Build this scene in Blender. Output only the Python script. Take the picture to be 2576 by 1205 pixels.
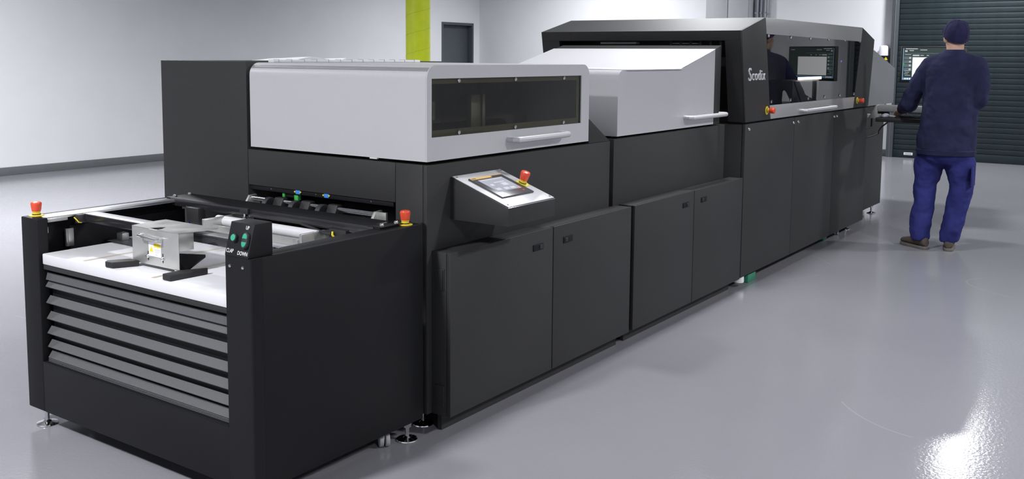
import bpy, bmesh, math, random
from mathutils import Vector, Matrix
random.seed(4)
PI = math.pi
sc = bpy.context.scene
for o in list(bpy.data.objects):
    bpy.data.objects.remove(o)
COL = sc.collection

# ------------------------------------------------------------------ camera
F_PX, CY_PX = 2429.18, 392.0
YAW, PITCH, ROLL = 0.61030281, 0.10270425, -0.00822726
fw = Vector((math.cos(YAW)*math.cos(PITCH), math.sin(YAW)*math.cos(PITCH), -math.sin(PITCH)))
rt = Vector((math.sin(YAW), -math.cos(YAW), 0))
dn = fw.cross(rt)
rt2 = rt*math.cos(ROLL) + dn*math.sin(ROLL)
dn2 = -rt*math.sin(ROLL) + dn*math.cos(ROLL)
cam_d = bpy.data.cameras.new('camera')
cam = bpy.data.objects.new('camera', cam_d)
COL.objects.link(cam)
m3 = Matrix((rt2, -dn2, -fw)).transposed()
cam.matrix_world = Matrix.Translation((0, 0, 1.5)) @ m3.to_4x4()
cam_d.sensor_fit = 'HORIZONTAL'
cam_d.sensor_width = 36
cam_d.lens = F_PX/2576*36
cam_d.shift_y = -(602.5-CY_PX)/2576
cam_d.clip_start = .05
cam_d.clip_end = 100
sc.camera = cam

# ------------------------------------------------------------------ world / exposure
w = bpy.data.worlds.new('world')
sc.world = w
w.use_nodes = True
w.node_tree.nodes['Background'].inputs[0].default_value = (.75, .8, 1, 1)
w.node_tree.nodes['Background'].inputs[1].default_value = 0.0
sc.view_settings.view_transform = 'Standard'
sc.view_settings.look = 'None'
sc.view_settings.gamma = 1
sc.view_settings.use_curve_mapping = False
sc.view_settings.exposure = 0.0
LAMP_POWER = 190.0
LAMP_COL = (.965, .972, 1.0)
# lamp grid: (x, y, z, power factor, beam spread in degrees)
LAMPS = [(14.2, 2.42, 3.72, 1.0, 178), (13.6, 8.4, 3.9, 1.0, 148), (4.4, 8.4, 3.9, 1.7, 152), (0.0, 8.4, 3.9, .5, 148),
         (9.3, 4.2, 3.9, .85, 150), (5.5, 2.40, 3.9, .45, 150), (-1.0, 3.0, 3.9, 1.7, 150),
         (10.2, -2.4, 3.9, 1.3, 160), (4.6, -2.4, 3.9, 1.2, 155), (-.4, -3.0, 3.9, .9, 160)]

# ------------------------------------------------------------------ materials
def sl(c):
    return tuple(((v/255)/12.92 if v/255 <= .04045 else ((v/255+.055)/1.055)**2.4) for v in c)
MATS = {}
def mat(name, col, rough=.5, metal=0., spec=.5, noise=0., nscale=40., bump=0., bscale=60., coat=0., emit=None, estr=0., rvar=0.):
    if name in MATS:
        return MATS[name]
    m = bpy.data.materials.new(name)
    m.use_nodes = True
    nt = m.node_tree
    b = nt.nodes['Principled BSDF']
    b.inputs['Base Color'].default_value = (*col, 1)
    b.inputs['Roughness'].default_value = rough
    b.inputs['Metallic'].default_value = metal
    b.inputs['Specular IOR Level'].default_value = spec
    if coat:
        b.inputs['Coat Weight'].default_value = coat
        b.inputs['Coat Roughness'].default_value = .05
    if emit:
        b.inputs['Emission Color'].default_value = (*emit, 1)
        b.inputs['Emission Strength'].default_value = estr
    if noise or bump or rvar:
        tc = nt.nodes.new('ShaderNodeTexCoord')
        nz = nt.nodes.new('ShaderNodeTexNoise')
        nz.inputs['Scale'].default_value = nscale
        nz.inputs['Detail'].default_value = 4
        nt.links.new(tc.outputs['Object'], nz.inputs['Vector'])
        if noise:
            mr = nt.nodes.new('ShaderNodeMapRange')
            mr.inputs[1].default_value = .3
            mr.inputs[2].default_value = .7
            mr.inputs[3].default_value = 1-noise
            mr.inputs[4].default_value = 1+noise
            nt.links.new(nz.outputs['Fac'], mr.inputs[0])
            mx = nt.nodes.new('ShaderNodeMix')
            mx.data_type = 'RGBA'
            mx.blend_type = 'MULTIPLY'
            mx.inputs[0].default_value = 1
            mx.inputs[6].default_value = (*col, 1)
            cb = nt.nodes.new('ShaderNodeCombineColor')
            for k in range(3):
                nt.links.new(mr.outputs[0], cb.inputs[k])
            nt.links.new(cb.outputs[0], mx.inputs[7])
            nt.links.new(mx.outputs[2], b.inputs['Base Color'])
        if rvar:
            mr2 = nt.nodes.new('ShaderNodeMapRange')
            mr2.inputs[1].default_value = .3
            mr2.inputs[2].default_value = .7
            mr2.inputs[3].default_value = max(0, rough-rvar)
            mr2.inputs[4].default_value = rough+rvar
            nt.links.new(nz.outputs['Fac'], mr2.inputs[0])
            nt.links.new(mr2.outputs[0], b.inputs['Roughness'])
        if bump:
            n2 = nt.nodes.new('ShaderNodeTexNoise')
            n2.inputs['Scale'].default_value = bscale
            n2.inputs['Detail'].default_value = 3
            nt.links.new(tc.outputs['Object'], n2.inputs['Vector'])
            bp = nt.nodes.new('ShaderNodeBump')
            bp.inputs['Strength'].default_value = bump
            bp.inputs['Distance'].default_value = .01
            nt.links.new(n2.outputs['Fac'], bp.inputs['Height'])
            nt.links.new(bp.outputs[0], b.inputs['Normal'])
    MATS[name] = m
    return m

def glass_mat(name, tint, ior=1.55):
    m = bpy.data.materials.new(name)
    m.use_nodes = True
    nt = m.node_tree
    for n in list(nt.nodes):
        nt.nodes.remove(n)
    out = nt.nodes.new('ShaderNodeOutputMaterial')
    tr = nt.nodes.new('ShaderNodeBsdfTransparent')
    tr.inputs[0].default_value = (*tint, 1)
    gl = nt.nodes.new('ShaderNodeBsdfGlossy')
    gl.inputs[0].default_value = (1, 1, 1, 1)
    gl.inputs['Roughness'].default_value = .015
    fr = nt.nodes.new('ShaderNodeFresnel')
    fr.inputs[0].default_value = ior
    mx = nt.nodes.new('ShaderNodeMixShader')
    ge = nt.nodes.new('ShaderNodeNewGeometry')
    iv = nt.nodes.new('ShaderNodeMath')
    iv.operation = 'SUBTRACT'
    iv.inputs[0].default_value = 1
    nt.links.new(ge.outputs['Backfacing'], iv.inputs[1])
    ml = nt.nodes.new('ShaderNodeMath')
    ml.operation = 'MULTIPLY'
    nt.links.new(fr.outputs[0], ml.inputs[0])
    nt.links.new(iv.outputs[0], ml.inputs[1])
    nt.links.new(ml.outputs[0], mx.inputs[0])
    nt.links.new(tr.outputs[0], mx.inputs[1])
    nt.links.new(gl.outputs[0], mx.inputs[2])
    nt.links.new(mx.outputs[0], out.inputs[0])
    return m

def g(v):
    return (v, v, v)
M_WALL = mat('wall_paint', (.74, .745, .77), .7, noise=.015, nscale=3)
M_CEIL = mat('ceiling_paint', (.30, .31, .33), .8, noise=.03, nscale=2)
M_BASE = mat('skirting_grey', (.115, .125, .13), .55, noise=.04, nscale=12)
M_DARK = mat('charcoal_powder_coat', (.031, .0315, .032), .55, spec=.28, noise=.10, nscale=220, bump=.08, bscale=420)
M_BLK = mat('black_powder_coat', (.0075, .0077, .0095), .55, spec=.22, noise=.12, nscale=240, bump=.08, bscale=420)
M_BLKG = mat('black_gloss_rail', (.02, .02, .024), .16, spec=.8, noise=.08, nscale=90)
M_VOID = mat('charcoal_interior', (.031, .0315, .032), .6, spec=.28, noise=.1, nscale=20)
M_SILV = mat('silver_paint', (.58, .58, .595), .38, metal=.25, noise=.03, nscale=300)
M_SILD = mat('silver_grey_paint', (.40, .40, .40), .36, metal=.3, noise=.03, nscale=300)
M_GREYP = mat('grey_sheet_paint', (.24, .25, .255), .5, noise=.04, nscale=200)
M_ALU = mat('brushed_aluminium', (.60, .60, .58), .34, metal=.75, noise=.04, nscale=14, rvar=.05)
M_STEEL = mat('chrome_steel', (.75, .75, .76), .12, metal=1., noise=.03, nscale=80)
M_WHT = mat('white_laminate', (.66, .66, .68), .32, noise=.015, nscale=30)
M_PAPER = mat('white_paper', (.86, .86, .87), .7, noise=.01, nscale=60)
M_TAN = mat('raw_board_groove', (.42, .38, .32), .7, noise=.08, nscale=80)
M_RUB = mat('black_rubber', (.017, .017, .018), .6, noise=.15, nscale=160)
M_RED = mat('red_button_plastic', (.72, .075, .03), .32, noise=.03, nscale=60)
M_YEL = mat('yellow_plastic', (.72, .58, .04), .4, noise=.03, nscale=60)
M_GRN = mat('green_button_plastic', (.035, .32, .19), .35, noise=.05, nscale=60)
M_GRN2 = mat('bright_green_plastic', (.05, .40, .07), .4, noise=.05, nscale=60)
M_GRNM = mat('green_steel_mount', (.03, .22, .13), .45, noise=.1, nscale=60)
M_BLUE = mat('blue_clip_plastic', (.06, .25, .72), .35, noise=.03, nscale=60)
M_CBLU = mat('blue_tube_plastic', (.03, .03, .35), .3, noise=.05, nscale=60)
M_LIME = mat('lime_paint', (.47, .56, .012), .38, noise=.05, nscale=9, bump=.15, bscale=14)
M_LIMED = mat('lime_seam', (.22, .27, .01), .5, noise=.05, nscale=40)
M_DOOR = mat('slate_door_paint', (.062, .072, .082), .45, noise=.05, nscale=20)
M_SHUT = mat('slate_shutter_paint', (.012, .020, .024), .5, spec=.25, noise=.08, nscale=6, rvar=.05)
M_CABG = mat('light_grey_enclosure', (.40, .41, .43), .45, noise=.02, nscale=30)
M_COND = mat('conduit_grey', (.30, .32, .35), .35, metal=.3, noise=.05, nscale=30)
M_SIGN = mat('yellow_sign', (.75, .6, .02), .5, noise=.03, nscale=80)
M_SIGNB = mat('blue_sign', (.08, .09, .45), .5, noise=.03, nscale=80)
M_FROST = mat('frosted_white_plastic', (.80, .80, .88), .4, noise=.02, nscale=60)
M_SCRD = mat('dark_bezel', (.05, .05, .055), .3, noise=.04, nscale=60)
M_LOGO = mat('bright_silver_letters', (.85, .85, .88), .3, metal=.3, noise=.02, nscale=60)
M_SHEEN = mat('sheen_bright_steel', (.80, .80, .82), .28, metal=.9, noise=.03, nscale=20)  # bright base colour imitates reflected light on black gloss metal
M_TXT = mat('white_print', (.78, .78, .8), .5, noise=.02, nscale=90)
M_TXTG = mat('grey_print', (.35, .35, .36), .5, noise=.02, nscale=90)
M_ORNG = mat('amber_print', (.62, .36, .06), .5, noise=.04, nscale=90)
M_GLS1 = glass_mat('smoked_glass', (.66, .655, .60))
M_GLS3 = glass_mat('smoked_screen_glass', (.58, .58, .56), 1.5)
M_SKIN = mat('skin', (.58, .36, .27), .5, noise=.06, nscale=25)
M_HAIR = mat('short_fair_hair', (.22, .15, .09), .8, noise=.3, nscale=220, bump=.4, bscale=260)
M_NAVY = mat('navy_sweatshirt_cloth', (.021, .023, .060), .9, spec=.15, noise=.22, nscale=9, bump=.5, bscale=14)
M_CAP = mat('navy_cap_cloth', (.022, .020, .065), .85, spec=.2, noise=.15, nscale=40, bump=.2, bscale=300)
M_TROU = mat('blue_work_trouser_cloth', (.027, .031, .145), .9, spec=.15, noise=.25, nscale=8, bump=.7, bscale=12)
M_SHOE = mat('brown_suede', (.07, .055, .045), .8, noise=.2, nscale=50)
M_SOLE = mat('pale_rubber_sole', (.13, .12, .11), .7, noise=.1, nscale=50)
M_LED = mat('led_strip', (1, 1, 1), .5, emit=(1, 1, 1), estr=7., noise=.01)
M_LENS = mat('lamp_diffuser', (1, 1, 1), .5, emit=LAMP_COL, estr=6., noise=.01)
M_BLED = mat('blue_indicator_led', (.1, .1, .9), .4, emit=(.15, .12, 1), estr=3., noise=.01)
M_SBG = mat('screen_dark', (.01, .01, .01), .3, emit=sl((52, 66, 66)), estr=1., noise=.01)
M_SWH = mat('screen_white', (.01, .01, .01), .3, emit=(.93, .96, .97), estr=1.15, noise=.01)
M_SBL = mat('screen_blue', (.01, .01, .01), .3, emit=sl((120, 160, 190)), estr=1., noise=.01)
M_SGR = mat('screen_green', (.01, .01, .01), .3, emit=sl((60, 150, 90)), estr=1., noise=.01)
M_SMD = mat('screen_grey', (.01, .01, .01), .3, emit=sl((95, 108, 112)), estr=1., noise=.01)
M_STX = mat('screen_text', (.01, .01, .01), .3, emit=sl((190, 200, 200)), estr=1., noise=.01)
M_TCH = mat('touch_screen', (.02, .02, .02), .12, spec=.8, emit=sl((160, 162, 176)), estr=1.15, noise=.01)
M_TCH2 = mat('touch_icon', (.02, .02, .02), .2, emit=sl((205, 207, 218)), estr=1.1, noise=.01)

# floor: glossy grey epoxy with faint mottling and scuffs
def floor_material():
    m = bpy.data.materials.new('grey_epoxy_floor')
    m.use_nodes = True
    nt = m.node_tree
    b = nt.nodes['Principled BSDF']
    L = nt.links.new
    tc = nt.nodes.new('ShaderNodeTexCoord')
    n1 = nt.nodes.new('ShaderNodeTexNoise')
    n1.inputs['Scale'].default_value = .9
    n1.inputs['Detail'].default_value = 6
    L(tc.outputs['Object'], n1.inputs['Vector'])
    cr = nt.nodes.new('ShaderNodeValToRGB')
    cr.color_ramp.elements[0].position = .3
    cr.color_ramp.elements[0].color = (.24, .24, .263, 1)
    cr.color_ramp.elements[1].position = .7
    cr.color_ramp.elements[1].color = (.262, .262, .283, 1)
    L(n1.outputs['Fac'], cr.inputs[0])
    # thin curved scuffs: iso-lines of a distorted noise, masked by a broad noise
    n3 = nt.nodes.new('ShaderNodeTexNoise')
    n3.inputs['Scale'].default_value = .55
    n3.inputs['Detail'].default_value = 0
    L(tc.outputs['Object'], n3.inputs['Vector'])
    sb = nt.nodes.new('ShaderNodeMath')
    sb.operation = 'SUBTRACT'
    sb.inputs[1].default_value = .5
    L(n3.outputs['Fac'], sb.inputs[0])
    ab = nt.nodes.new('ShaderNodeMath')
    ab.operation = 'ABSOLUTE'
    L(sb.outputs[0], ab.inputs[0])
    lt = nt.nodes.new('ShaderNodeMath')
    lt.operation = 'LESS_THAN'
    lt.inputs[1].default_value = .0012
    L(ab.outputs[0], lt.inputs[0])
    n4 = nt.nodes.new('ShaderNodeTexNoise')
    n4.inputs['Scale'].default_value = 1.7
    L(tc.outputs['Object'], n4.inputs['Vector'])
    gt = nt.nodes.new('ShaderNodeMath')
    gt.operation = 'GREATER_THAN'
    gt.inputs[1].default_value = .56
    L(n4.outputs['Fac'], gt.inputs[0])
    mu = nt.nodes.new('ShaderNodeMath')
    mu.operation = 'MULTIPLY'
    L(lt.outputs[0], mu.inputs[0])
    L(gt.outputs[0], mu.inputs[1])
    mu2 = nt.nodes.new('ShaderNodeMath')
    mu2.operation = 'MULTIPLY'
    mu2.inputs[1].default_value = .12
    L(mu.outputs[0], mu2.inputs[0])
    mx = nt.nodes.new('ShaderNodeMix')
    mx.data_type = 'RGBA'
    L(mu2.outputs[0], mx.inputs[0])
    L(cr.outputs[0], mx.inputs[6])
    mx.inputs[7].default_value = (.6, .6, .62, 1)
    L(mx.outputs[2], b.inputs['Base Color'])
    b.inputs['Roughness'].default_value = .13
    b.inputs['Specular IOR Level'].default_value = .5
    n2 = nt.nodes.new('ShaderNodeTexNoise')
    n2.inputs['Scale'].default_value = 70
    n2.inputs['Detail'].default_value = 2
    L(tc.outputs['Object'], n2.inputs['Vector'])
    bp = nt.nodes.new('ShaderNodeBump')
    bp.inputs['Strength'].default_value = .16
    bp.inputs['Distance'].default_value = .004
    L(n2.outputs['Fac'], bp.inputs['Height'])
    L(bp.outputs[0], b.inputs['Normal'])
    return m
M_FLOOR = floor_material()

# ------------------------------------------------------------------ geometry helpers
ORG = {}
def finish(bm, name, smooth=28):
    me = bpy.data.meshes.new(name)
    bmesh.ops.recalc_face_normals(bm, faces=bm.faces[:])
    bm.to_mesh(me)
    bm.free()
    for p in me.polygons:
        p.use_smooth = True
    me.set_sharp_from_angle(angle=math.radians(smooth))
    return me

def link(name, data, m, parent, loc, rot=None):
    o = bpy.data.objects.new(name, data)
    COL.objects.link(o)
    if data and m is not None and len(data.materials) == 0:
        data.materials.append(m)
    po = Vector((0, 0, 0))
    if parent:
        o.parent = parent
        po = ORG[parent.name]
    loc = Vector(loc) if loc is not None else po
    o.location = loc-po
    ORG[o.name] = loc
    if rot is not None:
        o.rotation_euler = rot
    return o

def part(name, bm, m, parent=None, smooth=28):
    """bm holds world coordinates; the object shares its parent's origin"""
    org = ORG[parent.name] if parent else Vector((0, 0, 0))
    if org.length:
        bmesh.ops.translate(bm, verts=bm.verts[:], vec=-org)
    return link(name, finish(bm, name, smooth), m, parent, org)

def inst(name, me, m, parent, loc, rot=None):
    """a (shared) local mesh placed at world loc; only valid under unrotated parents"""
    return link(name, me, m, parent, loc, rot)

def thing(name, label, cat, loc, group=None, kind=None):
    o = bpy.data.objects.new(name, None)
    COL.objects.link(o)
    o.empty_display_size = .1
    o.location = loc
    ORG[o.name] = Vector(loc)
    tag(o, label, cat, group, kind)
    return o

def tag(o, label=None, cat=None, group=None, kind=None):
    if label: o['label'] = label
    if cat: o['category'] = cat
    if group: o['group'] = group
    if kind: o['kind'] = kind
    return o

def top(name, bm, m, label=None, cat=None, group=None, kind=None, smooth=28):
    """single-mesh top-level object with origin at its base centre"""
    xs = [v.co for v in bm.verts]
    c = Vector(((min(v.x for v in xs)+max(v.x for v in xs))/2, (min(v.y for v in xs)+max(v.y for v in xs))/2, min(v.z for v in xs)))
    bmesh.ops.translate(bm, verts=bm.verts[:], vec=-c)
    o = link(name, finish(bm, name, smooth), m, None, c)
    return tag(o, label, cat, group, kind)

def B():
    return bmesh.new()

def box(bm, x0, x1, y0, y1, z0, z1, bev=0., seg=2):
    t = bmesh.new()
    vs = [t.verts.new((x, y, z)) for x in (x0, x1) for y in (y0, y1) for z in (z0, z1)]
    for f in ((0, 1, 3, 2), (4, 6, 7, 5), (0, 4, 5, 1), (2, 3, 7, 6), (0, 2, 6, 4), (1, 5, 7, 3)):
        t.faces.new([vs[i] for i in f])
    if bev:
        bmesh.ops.bevel(t, geom=t.edges[:], offset=bev, segments=seg, profile=.5, affect='EDGES', clamp_overlap=True)
    merge(bm, t)
    return bm

def merge(bm, t, mtx=None):
    if mtx is not None:
        bmesh.ops.transform(t, matrix=mtx, verts=t.verts[:])
    me = bpy.data.meshes.new('tmp')
    t.to_mesh(me)
    t.free()
    bm.from_mesh(me)
    bpy.data.meshes.remove(me)

def bx(x0, x1, y0, y1, z0, z1, bev=.002):
    return box(B(), x0, x1, y0, y1, z0, z1, bev)

def prism(bm, pts, d, bev=0., seg=2):
    """polygon pts (3D, planar) extruded by vector d"""
    t = bmesh.new()
    d = Vector(d)
    a = [t.verts.new(p) for p in pts]
    b = [t.verts.new(Vector(p)+d) for p in pts]
    n = len(pts)
    t.faces.new(a)
    t.faces.new(b[::-1])
    for i in range(n):
        j = (i+1) % n
        t.faces.new((a[j], a[i], b[i], b[j]))
    if bev:
        bmesh.ops.recalc_face_normals(t, faces=t.faces[:])
        bmesh.ops.bevel(t, geom=t.edges[:], offset=bev, segments=seg, profile=.5, affect='EDGES', clamp_overlap=True)
    merge(bm, t)
    return bm

def holed(bm, outer, inner, d):
    """plate: outer polygon with one inner polygon hole, extruded by d"""
    t = bmesh.new()
    d = Vector(d)
    def loop(pts):
        vs = [t.verts.new(p) for p in pts]
        return vs, [t.edges.new((vs[i], vs[(i+1) % len(vs)])) for i in range(len(vs))]
    vo, eo = loop(outer)
    vi, ei = loop(inner)
    bmesh.ops.triangle_fill(t, use_beauty=True, edges=eo+ei)
    r = bmesh.ops.extrude_face_region(t, geom=t.faces[:])
    bmesh.ops.translate(t, verts=[v for v in r['geom'] if isinstance(v, bmesh.types.BMVert)], vec=d)
    bmesh.ops.recalc_face_normals(t, faces=t.faces[:])
    merge(bm, t)
    return bm

def ringplate(bm, outer, inner, d):
    d = Vector(d)
    n = len(outer)
    o0 = [bm.verts.new(p) for p in outer]
    i0 = [bm.verts.new(p) for p in inner]
    o1 = [bm.verts.new(Vector(p)+d) for p in outer]
    i1 = [bm.verts.new(Vector(p)+d) for p in inner]
    for k in range(n):
        j = (k+1) % n
        bm.faces.new((o0[k], o0[j], i0[j], i0[k]))
        bm.faces.new((o1[j], o1[k], i1[k], i1[j]))
        bm.faces.new((o0[j], o0[k], o1[k], o1[j]))
        bm.faces.new((i0[k], i0[j], i1[j], i1[k]))
    return bm

def tube(bm, pts, r, seg=16, cap=True):
    pts = [Vector(p) for p in pts]
    n = len(pts)
    rad = r if isinstance(r, (list, tuple)) else [r]*n
    prev = None
    rings = []
    up = None
    for i in range(n):
        if i == 0: t = pts[1]-pts[0]
        elif i == n-1: t = pts[-1]-pts[-2]
        else: t = (pts[i+1]-pts[i]).normalized()+(pts[i]-pts[i-1]).normalized()
        t.normalize()
        if up is None:
            up = Vector((0, 0, 1)) if abs(t.z) < .9 else Vector((1, 0, 0))
        a = t.cross(up).normalized()
        u = a.cross(t).normalized()
        up = u
        rings.append([bm.verts.new(pts[i]+(a*math.cos(k*2*PI/seg)+u*math.sin(k*2*PI/seg))*rad[i]) for k in range(seg)])
    for i in range(n-1):
        for k in range(seg):
            bm.faces.new((rings[i][k], rings[i][(k+1) % seg], rings[i+1][(k+1) % seg], rings[i+1][k]))
    if cap:
        bm.faces.new(rings[0][::-1])
        bm.faces.new(rings[-1])
    return bm

def lathe(prof, seg=24, mtx=None, bm=None):
    """prof: (r, z) list, around local Z"""
    t = bmesh.new()
    rings = []
    for r, z in prof:
        if r < 1e-6:
            rings.append([t.verts.new((0, 0, z))])
        else:
            rings.append([t.verts.new((r*math.cos(k*2*PI/seg), r*math.sin(k*2*PI/seg), z)) for k in range(seg)])
    for i in range(len(rings)-1):
        a, b = rings[i], rings[i+1]
        for k in range(seg):
            j = (k+1) % seg
            if len(a) == 1 and len(b) > 1: t.faces.new((a[0], b[k], b[j]))
            elif len(b) == 1 and len(a) > 1: t.faces.new((a[k], a[j], b[0]))
            elif len(a) > 1: t.faces.new((a[k], a[j], b[j], b[k]))
    if len(rings[0]) > 1: t.faces.new(rings[0][::-1])
    if len(rings[-1]) > 1: t.faces.new(rings[-1])
    if mtx is not None:
        bmesh.ops.transform(t, matrix=mtx, verts=t.verts[:])
    if bm is None:
        return t
    merge(bm, t)
    return bm

def arc(cx, cz, r, a0, a1, n=8):
    return [(cx+r*math.cos(math.radians(a0+(a1-a0)*i/n)), cz+r*math.sin(math.radians(a0+(a1-a0)*i/n))) for i in range(n+1)]

def text_bm(s, size, mtx, depth=.0004):
    cu = bpy.data.curves.new('txt', 'FONT')
    cu.body = s
    cu.size = size
    cu.align_x = 'CENTER'
    cu.align_y = 'CENTER'
    cu.extrude = depth
    cu.resolution_u = 3
    ob = bpy.data.objects.new('txt', cu)
    COL.objects.link(ob)
    dg = bpy.context.evaluated_depsgraph_get()
    me = bpy.data.meshes.new_from_object(ob.evaluated_get(dg))
    t = bmesh.new()
    t.from_mesh(me)
    bmesh.ops.transform(t, matrix=mtx, verts=t.verts[:])
    bpy.data.objects.remove(ob)
    bpy.data.meshes.remove(me)
    bpy.data.curves.remove(cu)
    return t

def frame(loc, xax, yax):
    x = Vector(xax).normalized()
    y = Vector(yax)
    y = (y-x*y.dot(x)).normalized()
    z = x.cross(y)
    return Matrix.Translation(loc) @ Matrix((x, y, z)).transposed().to_4x4()

# shared small meshes (local axis +Z)
ME = {}
def shared(key, fn, m):
    if key not in ME:
        me = finish(fn(), key)
        me.materials.append(m)
        ME[key] = me
    return ME[key]
AX = {'z': (0, 0, 0), '-y': (PI/2, 0, 0), '-x': (0, -PI/2, 0)}

def estop(parent, loc, rot):
    base = inst('emergency_stop', shared('estop_base', lambda: lathe([(.0285, 0), (.0285, .003), (.026, .004), (.016, .004)], 28), M_YEL), M_YEL, parent, loc, rot)
    base['label'] = 'red emergency stop button on yellow disc'
    for nm, key, prof, mm in (('collar', 'estop_collar', [(.016, .003), (.016, .010), (.0135, .011), (.0135, .014), (.0155, .015), (.0155, .020)], M_YEL),
                              ('push_button', 'estop_btn', [(.0165, .019), (.018, .026), (.0205, .046), (.0205, .050), (.0185, .054), (.012, .0565), (0, .057)], M_RED)):
        o = bpy.data.objects.new(nm, shared(key, lambda p=prof: lathe(p, 24), mm))
        COL.objects.link(o)
        o.parent = base
        ORG[o.name] = ORG[base.name]
    b = bpy.data.objects.new('lock_band', shared('estop_band', lambda: lathe([(.0142, .0045), (.0165, .005), (.0165, .0085), (.0142, .009)], 20), M_RUB))
    COL.objects.link(b)
    b.parent = base
    return base

def screw(parent, loc, rot, key='screw', r=.006, h=.003, name='screw', m=None):
    m = m or M_STEEL
    return inst(name, shared(key, lambda: lathe([(r, 0), (r, h*.5), (r*.75, h), (0, h*1.1)], 12), m), m, parent, loc, rot)

def foot(parent, x, y, z1):
    f = inst('leveling_foot', shared('foot_pad', lambda: lathe([(.040, 0), (.042, .002), (.041, .006), (.018, .012), (.012, .018)], 28), M_STEEL), M_STEEL, parent, (x, y, 0))
    h = z1
    def stem():
        t = lathe([(.009, .01), (.009, h)], 14)
        lathe([(.0165, h-.024), (.0165, h)], 6, bm=t)
        return t
    o = bpy.data.objects.new('threaded_stem', shared('foot_stem%.3f' % h, stem, M_STEEL))
    COL.objects.link(o)
    o.parent = f
    return f

def caster(parent, x, y, z1, rot=0.):
    def wheels():
        t = bmesh.new()
        for s in (-1, 1):
            lathe([(.012, -.008), (.026, -.008), (.028, -.005), (.028, .005), (.026, .008), (.012, .008)], 20,
                  mtx=Matrix.Translation((0, s*.012, .028)) @ Matrix.Rotation(PI/2, 4, 'X'), bm=t)
        return t
    c = inst('caster', shared('caster_w', wheels, M_CABG), M_CABG, parent, (x, y, 0), (0, 0, rot))
    def fork():
        t = bmesh.new()
        box(t, -.006, .03, -.005, .005, .02, z1-.004, .002)
        box(t, -.025, .03, -.022, .022, z1-.01, z1, .002)
        return t
    o = bpy.data.objects.new('fork', shared('caster_fork%.3f' % z1, fork, M_STEEL))
    COL.objects.link(o)
    o.parent = c
    return c

# ================================================================== ROOM
XW, YL, XN, YR, ZC = 15.66, 11.78, -4.5, -7.0, 4.6
top('floor', bx(XN, XW+.2, YR, YL+.2, -.1, 0, 0), M_FLOOR, kind='structure')
top('ceiling', bx(XN, XW+.2, YR, YL+.2, ZC, ZC+.1, 0), M_CEIL, kind='structure')
# left wall with the door opening
DX0, DX1, DZ = 14.46, 15.46, 2.145
bm = B()
box(bm, XN, DX0, YL, YL+.2, 0, ZC)
box(bm, DX1, XW+.2, YL, YL+.2, 0, ZC)
box(bm, DX0, DX1, YL, YL+.2, DZ, ZC)
top('wall_left', bm, M_WALL, kind='structure')
top('wall_back', bx(XW, XW+.2, YR, YL, 0, ZC, 0), M_WALL, kind='structure')
top('wall_right', bx(XN, XW+.2, YR-.2, YR, 0, ZC, 0), M_WALL, kind='structure')
top('wall_front', bx(XN-.2, XN, YR, YL+.2, 0, ZC, 0), M_WALL, kind='structure')
top('baseboard_left', bx(XN, DX0-.06, YL-.018, YL, 0, .10, .004), M_BASE, kind='structure')
SH0, SH1 = .25, 3.715
bm = B()
box(bm, XW-.018, XW, SH1+.08, YL-.018, 0, .10, .004)
top('baseboard_back', bm, M_BASE, kind='structure')
# door in left wall
d = thing('door_1', None, None, ((DX0+DX1)/2, YL, 0), kind='structure')
bm = B()
box(bm, DX0, DX0+.05, YL-.012, YL+.16, 0, DZ, .003)
box(bm, DX1-.05, DX1, YL-.012, YL+.16, 0, DZ, .003)
box(bm, DX0+.0501, DX1-.0501, YL-.012, YL+.16, DZ-.05, DZ, .003)
part('door_frame', bm, M_DOOR, d)
lf = part('door_leaf', bx(DX0+.053, DX1-.053, YL+.10, YL+.145, .008, DZ-.053, .003), M_DOOR, d)
bm = B()
tube(bm, [(DX0+.12, YL+.10, 1.0), (DX0+.12, YL+.05, 1.0), (DX0+.24, YL+.05, 1.0)], .009)
part('handle', bm, M_STEEL, lf)
# roller shutter door in back wall
d = thing('door_2', None, None, (XW, (SH0+SH1)/2, 0), kind='structure')
XS = XW-.10
pitch = .0795
def slat_bm():
    t = bmesh.new()
    L_ = SH1-SH0-.06
    prof = [(0.004, 0), (-.002, .004)] + [(-.002-.0035*math.sin(PI*i/8)**.5, .004+.0715*i/8) for i in range(1, 8)] + [(-.002, .0755), (.004, .0792)]
    a = [t.verts.new((x, -L_/2, z)) for x, z in prof]
    b = [t.verts.new((x, L_/2, z)) for x, z in prof]
    for i in range(len(prof)-1):
        t.faces.new((a[i], a[i+1], b[i+1], b[i]))
    t.faces.new((a[-1], a[0], b[0], b[-1]))
    t.faces.new(a[::-1])
    t.faces.new(b)
    return t
sm = shared('slat_shutter', slat_bm, M_SHUT)
for k in range(40):
    inst('slat', sm, M_SHUT, d, (XS, (SH0+SH1)/2, .12+k*pitch))
br = part('bottom_rail', bx(XS-.022, XS+.02, SH0+.02, SH1-.02, .0, .12, .006), M_SHUT, d)
st = part('sticker', bx(XS-.0235, XS-.0215, 3.40, 3.53, .045, .085, 0), M_WHT, d)
part('print', bx(XS-.0242, XS-.0236, 3.42, 3.51, .055, .072, 0), M_TXTG, st)
for y0, y1 in ((SH1-.02, SH1+.075), (SH0-.075, SH0+.02)):
    bm = B()
    box(bm, XS-.055, XW, y0, y1, 0, 3.35, .004)
    gr = part('guide_rail', bm, M_DOOR, d)
    part('rail_lip', bx(XS-.062, XS-.050, (y0+y1)/2-.008, (y0+y1)/2+.004, 0, 3.35, .002), M_BASE, gr)
part('roll_housing', bx(XW-.45, XW, SH0-.1, SH1+.1, 3.34, 3.8, .01), M_DOOR, d)

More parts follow.
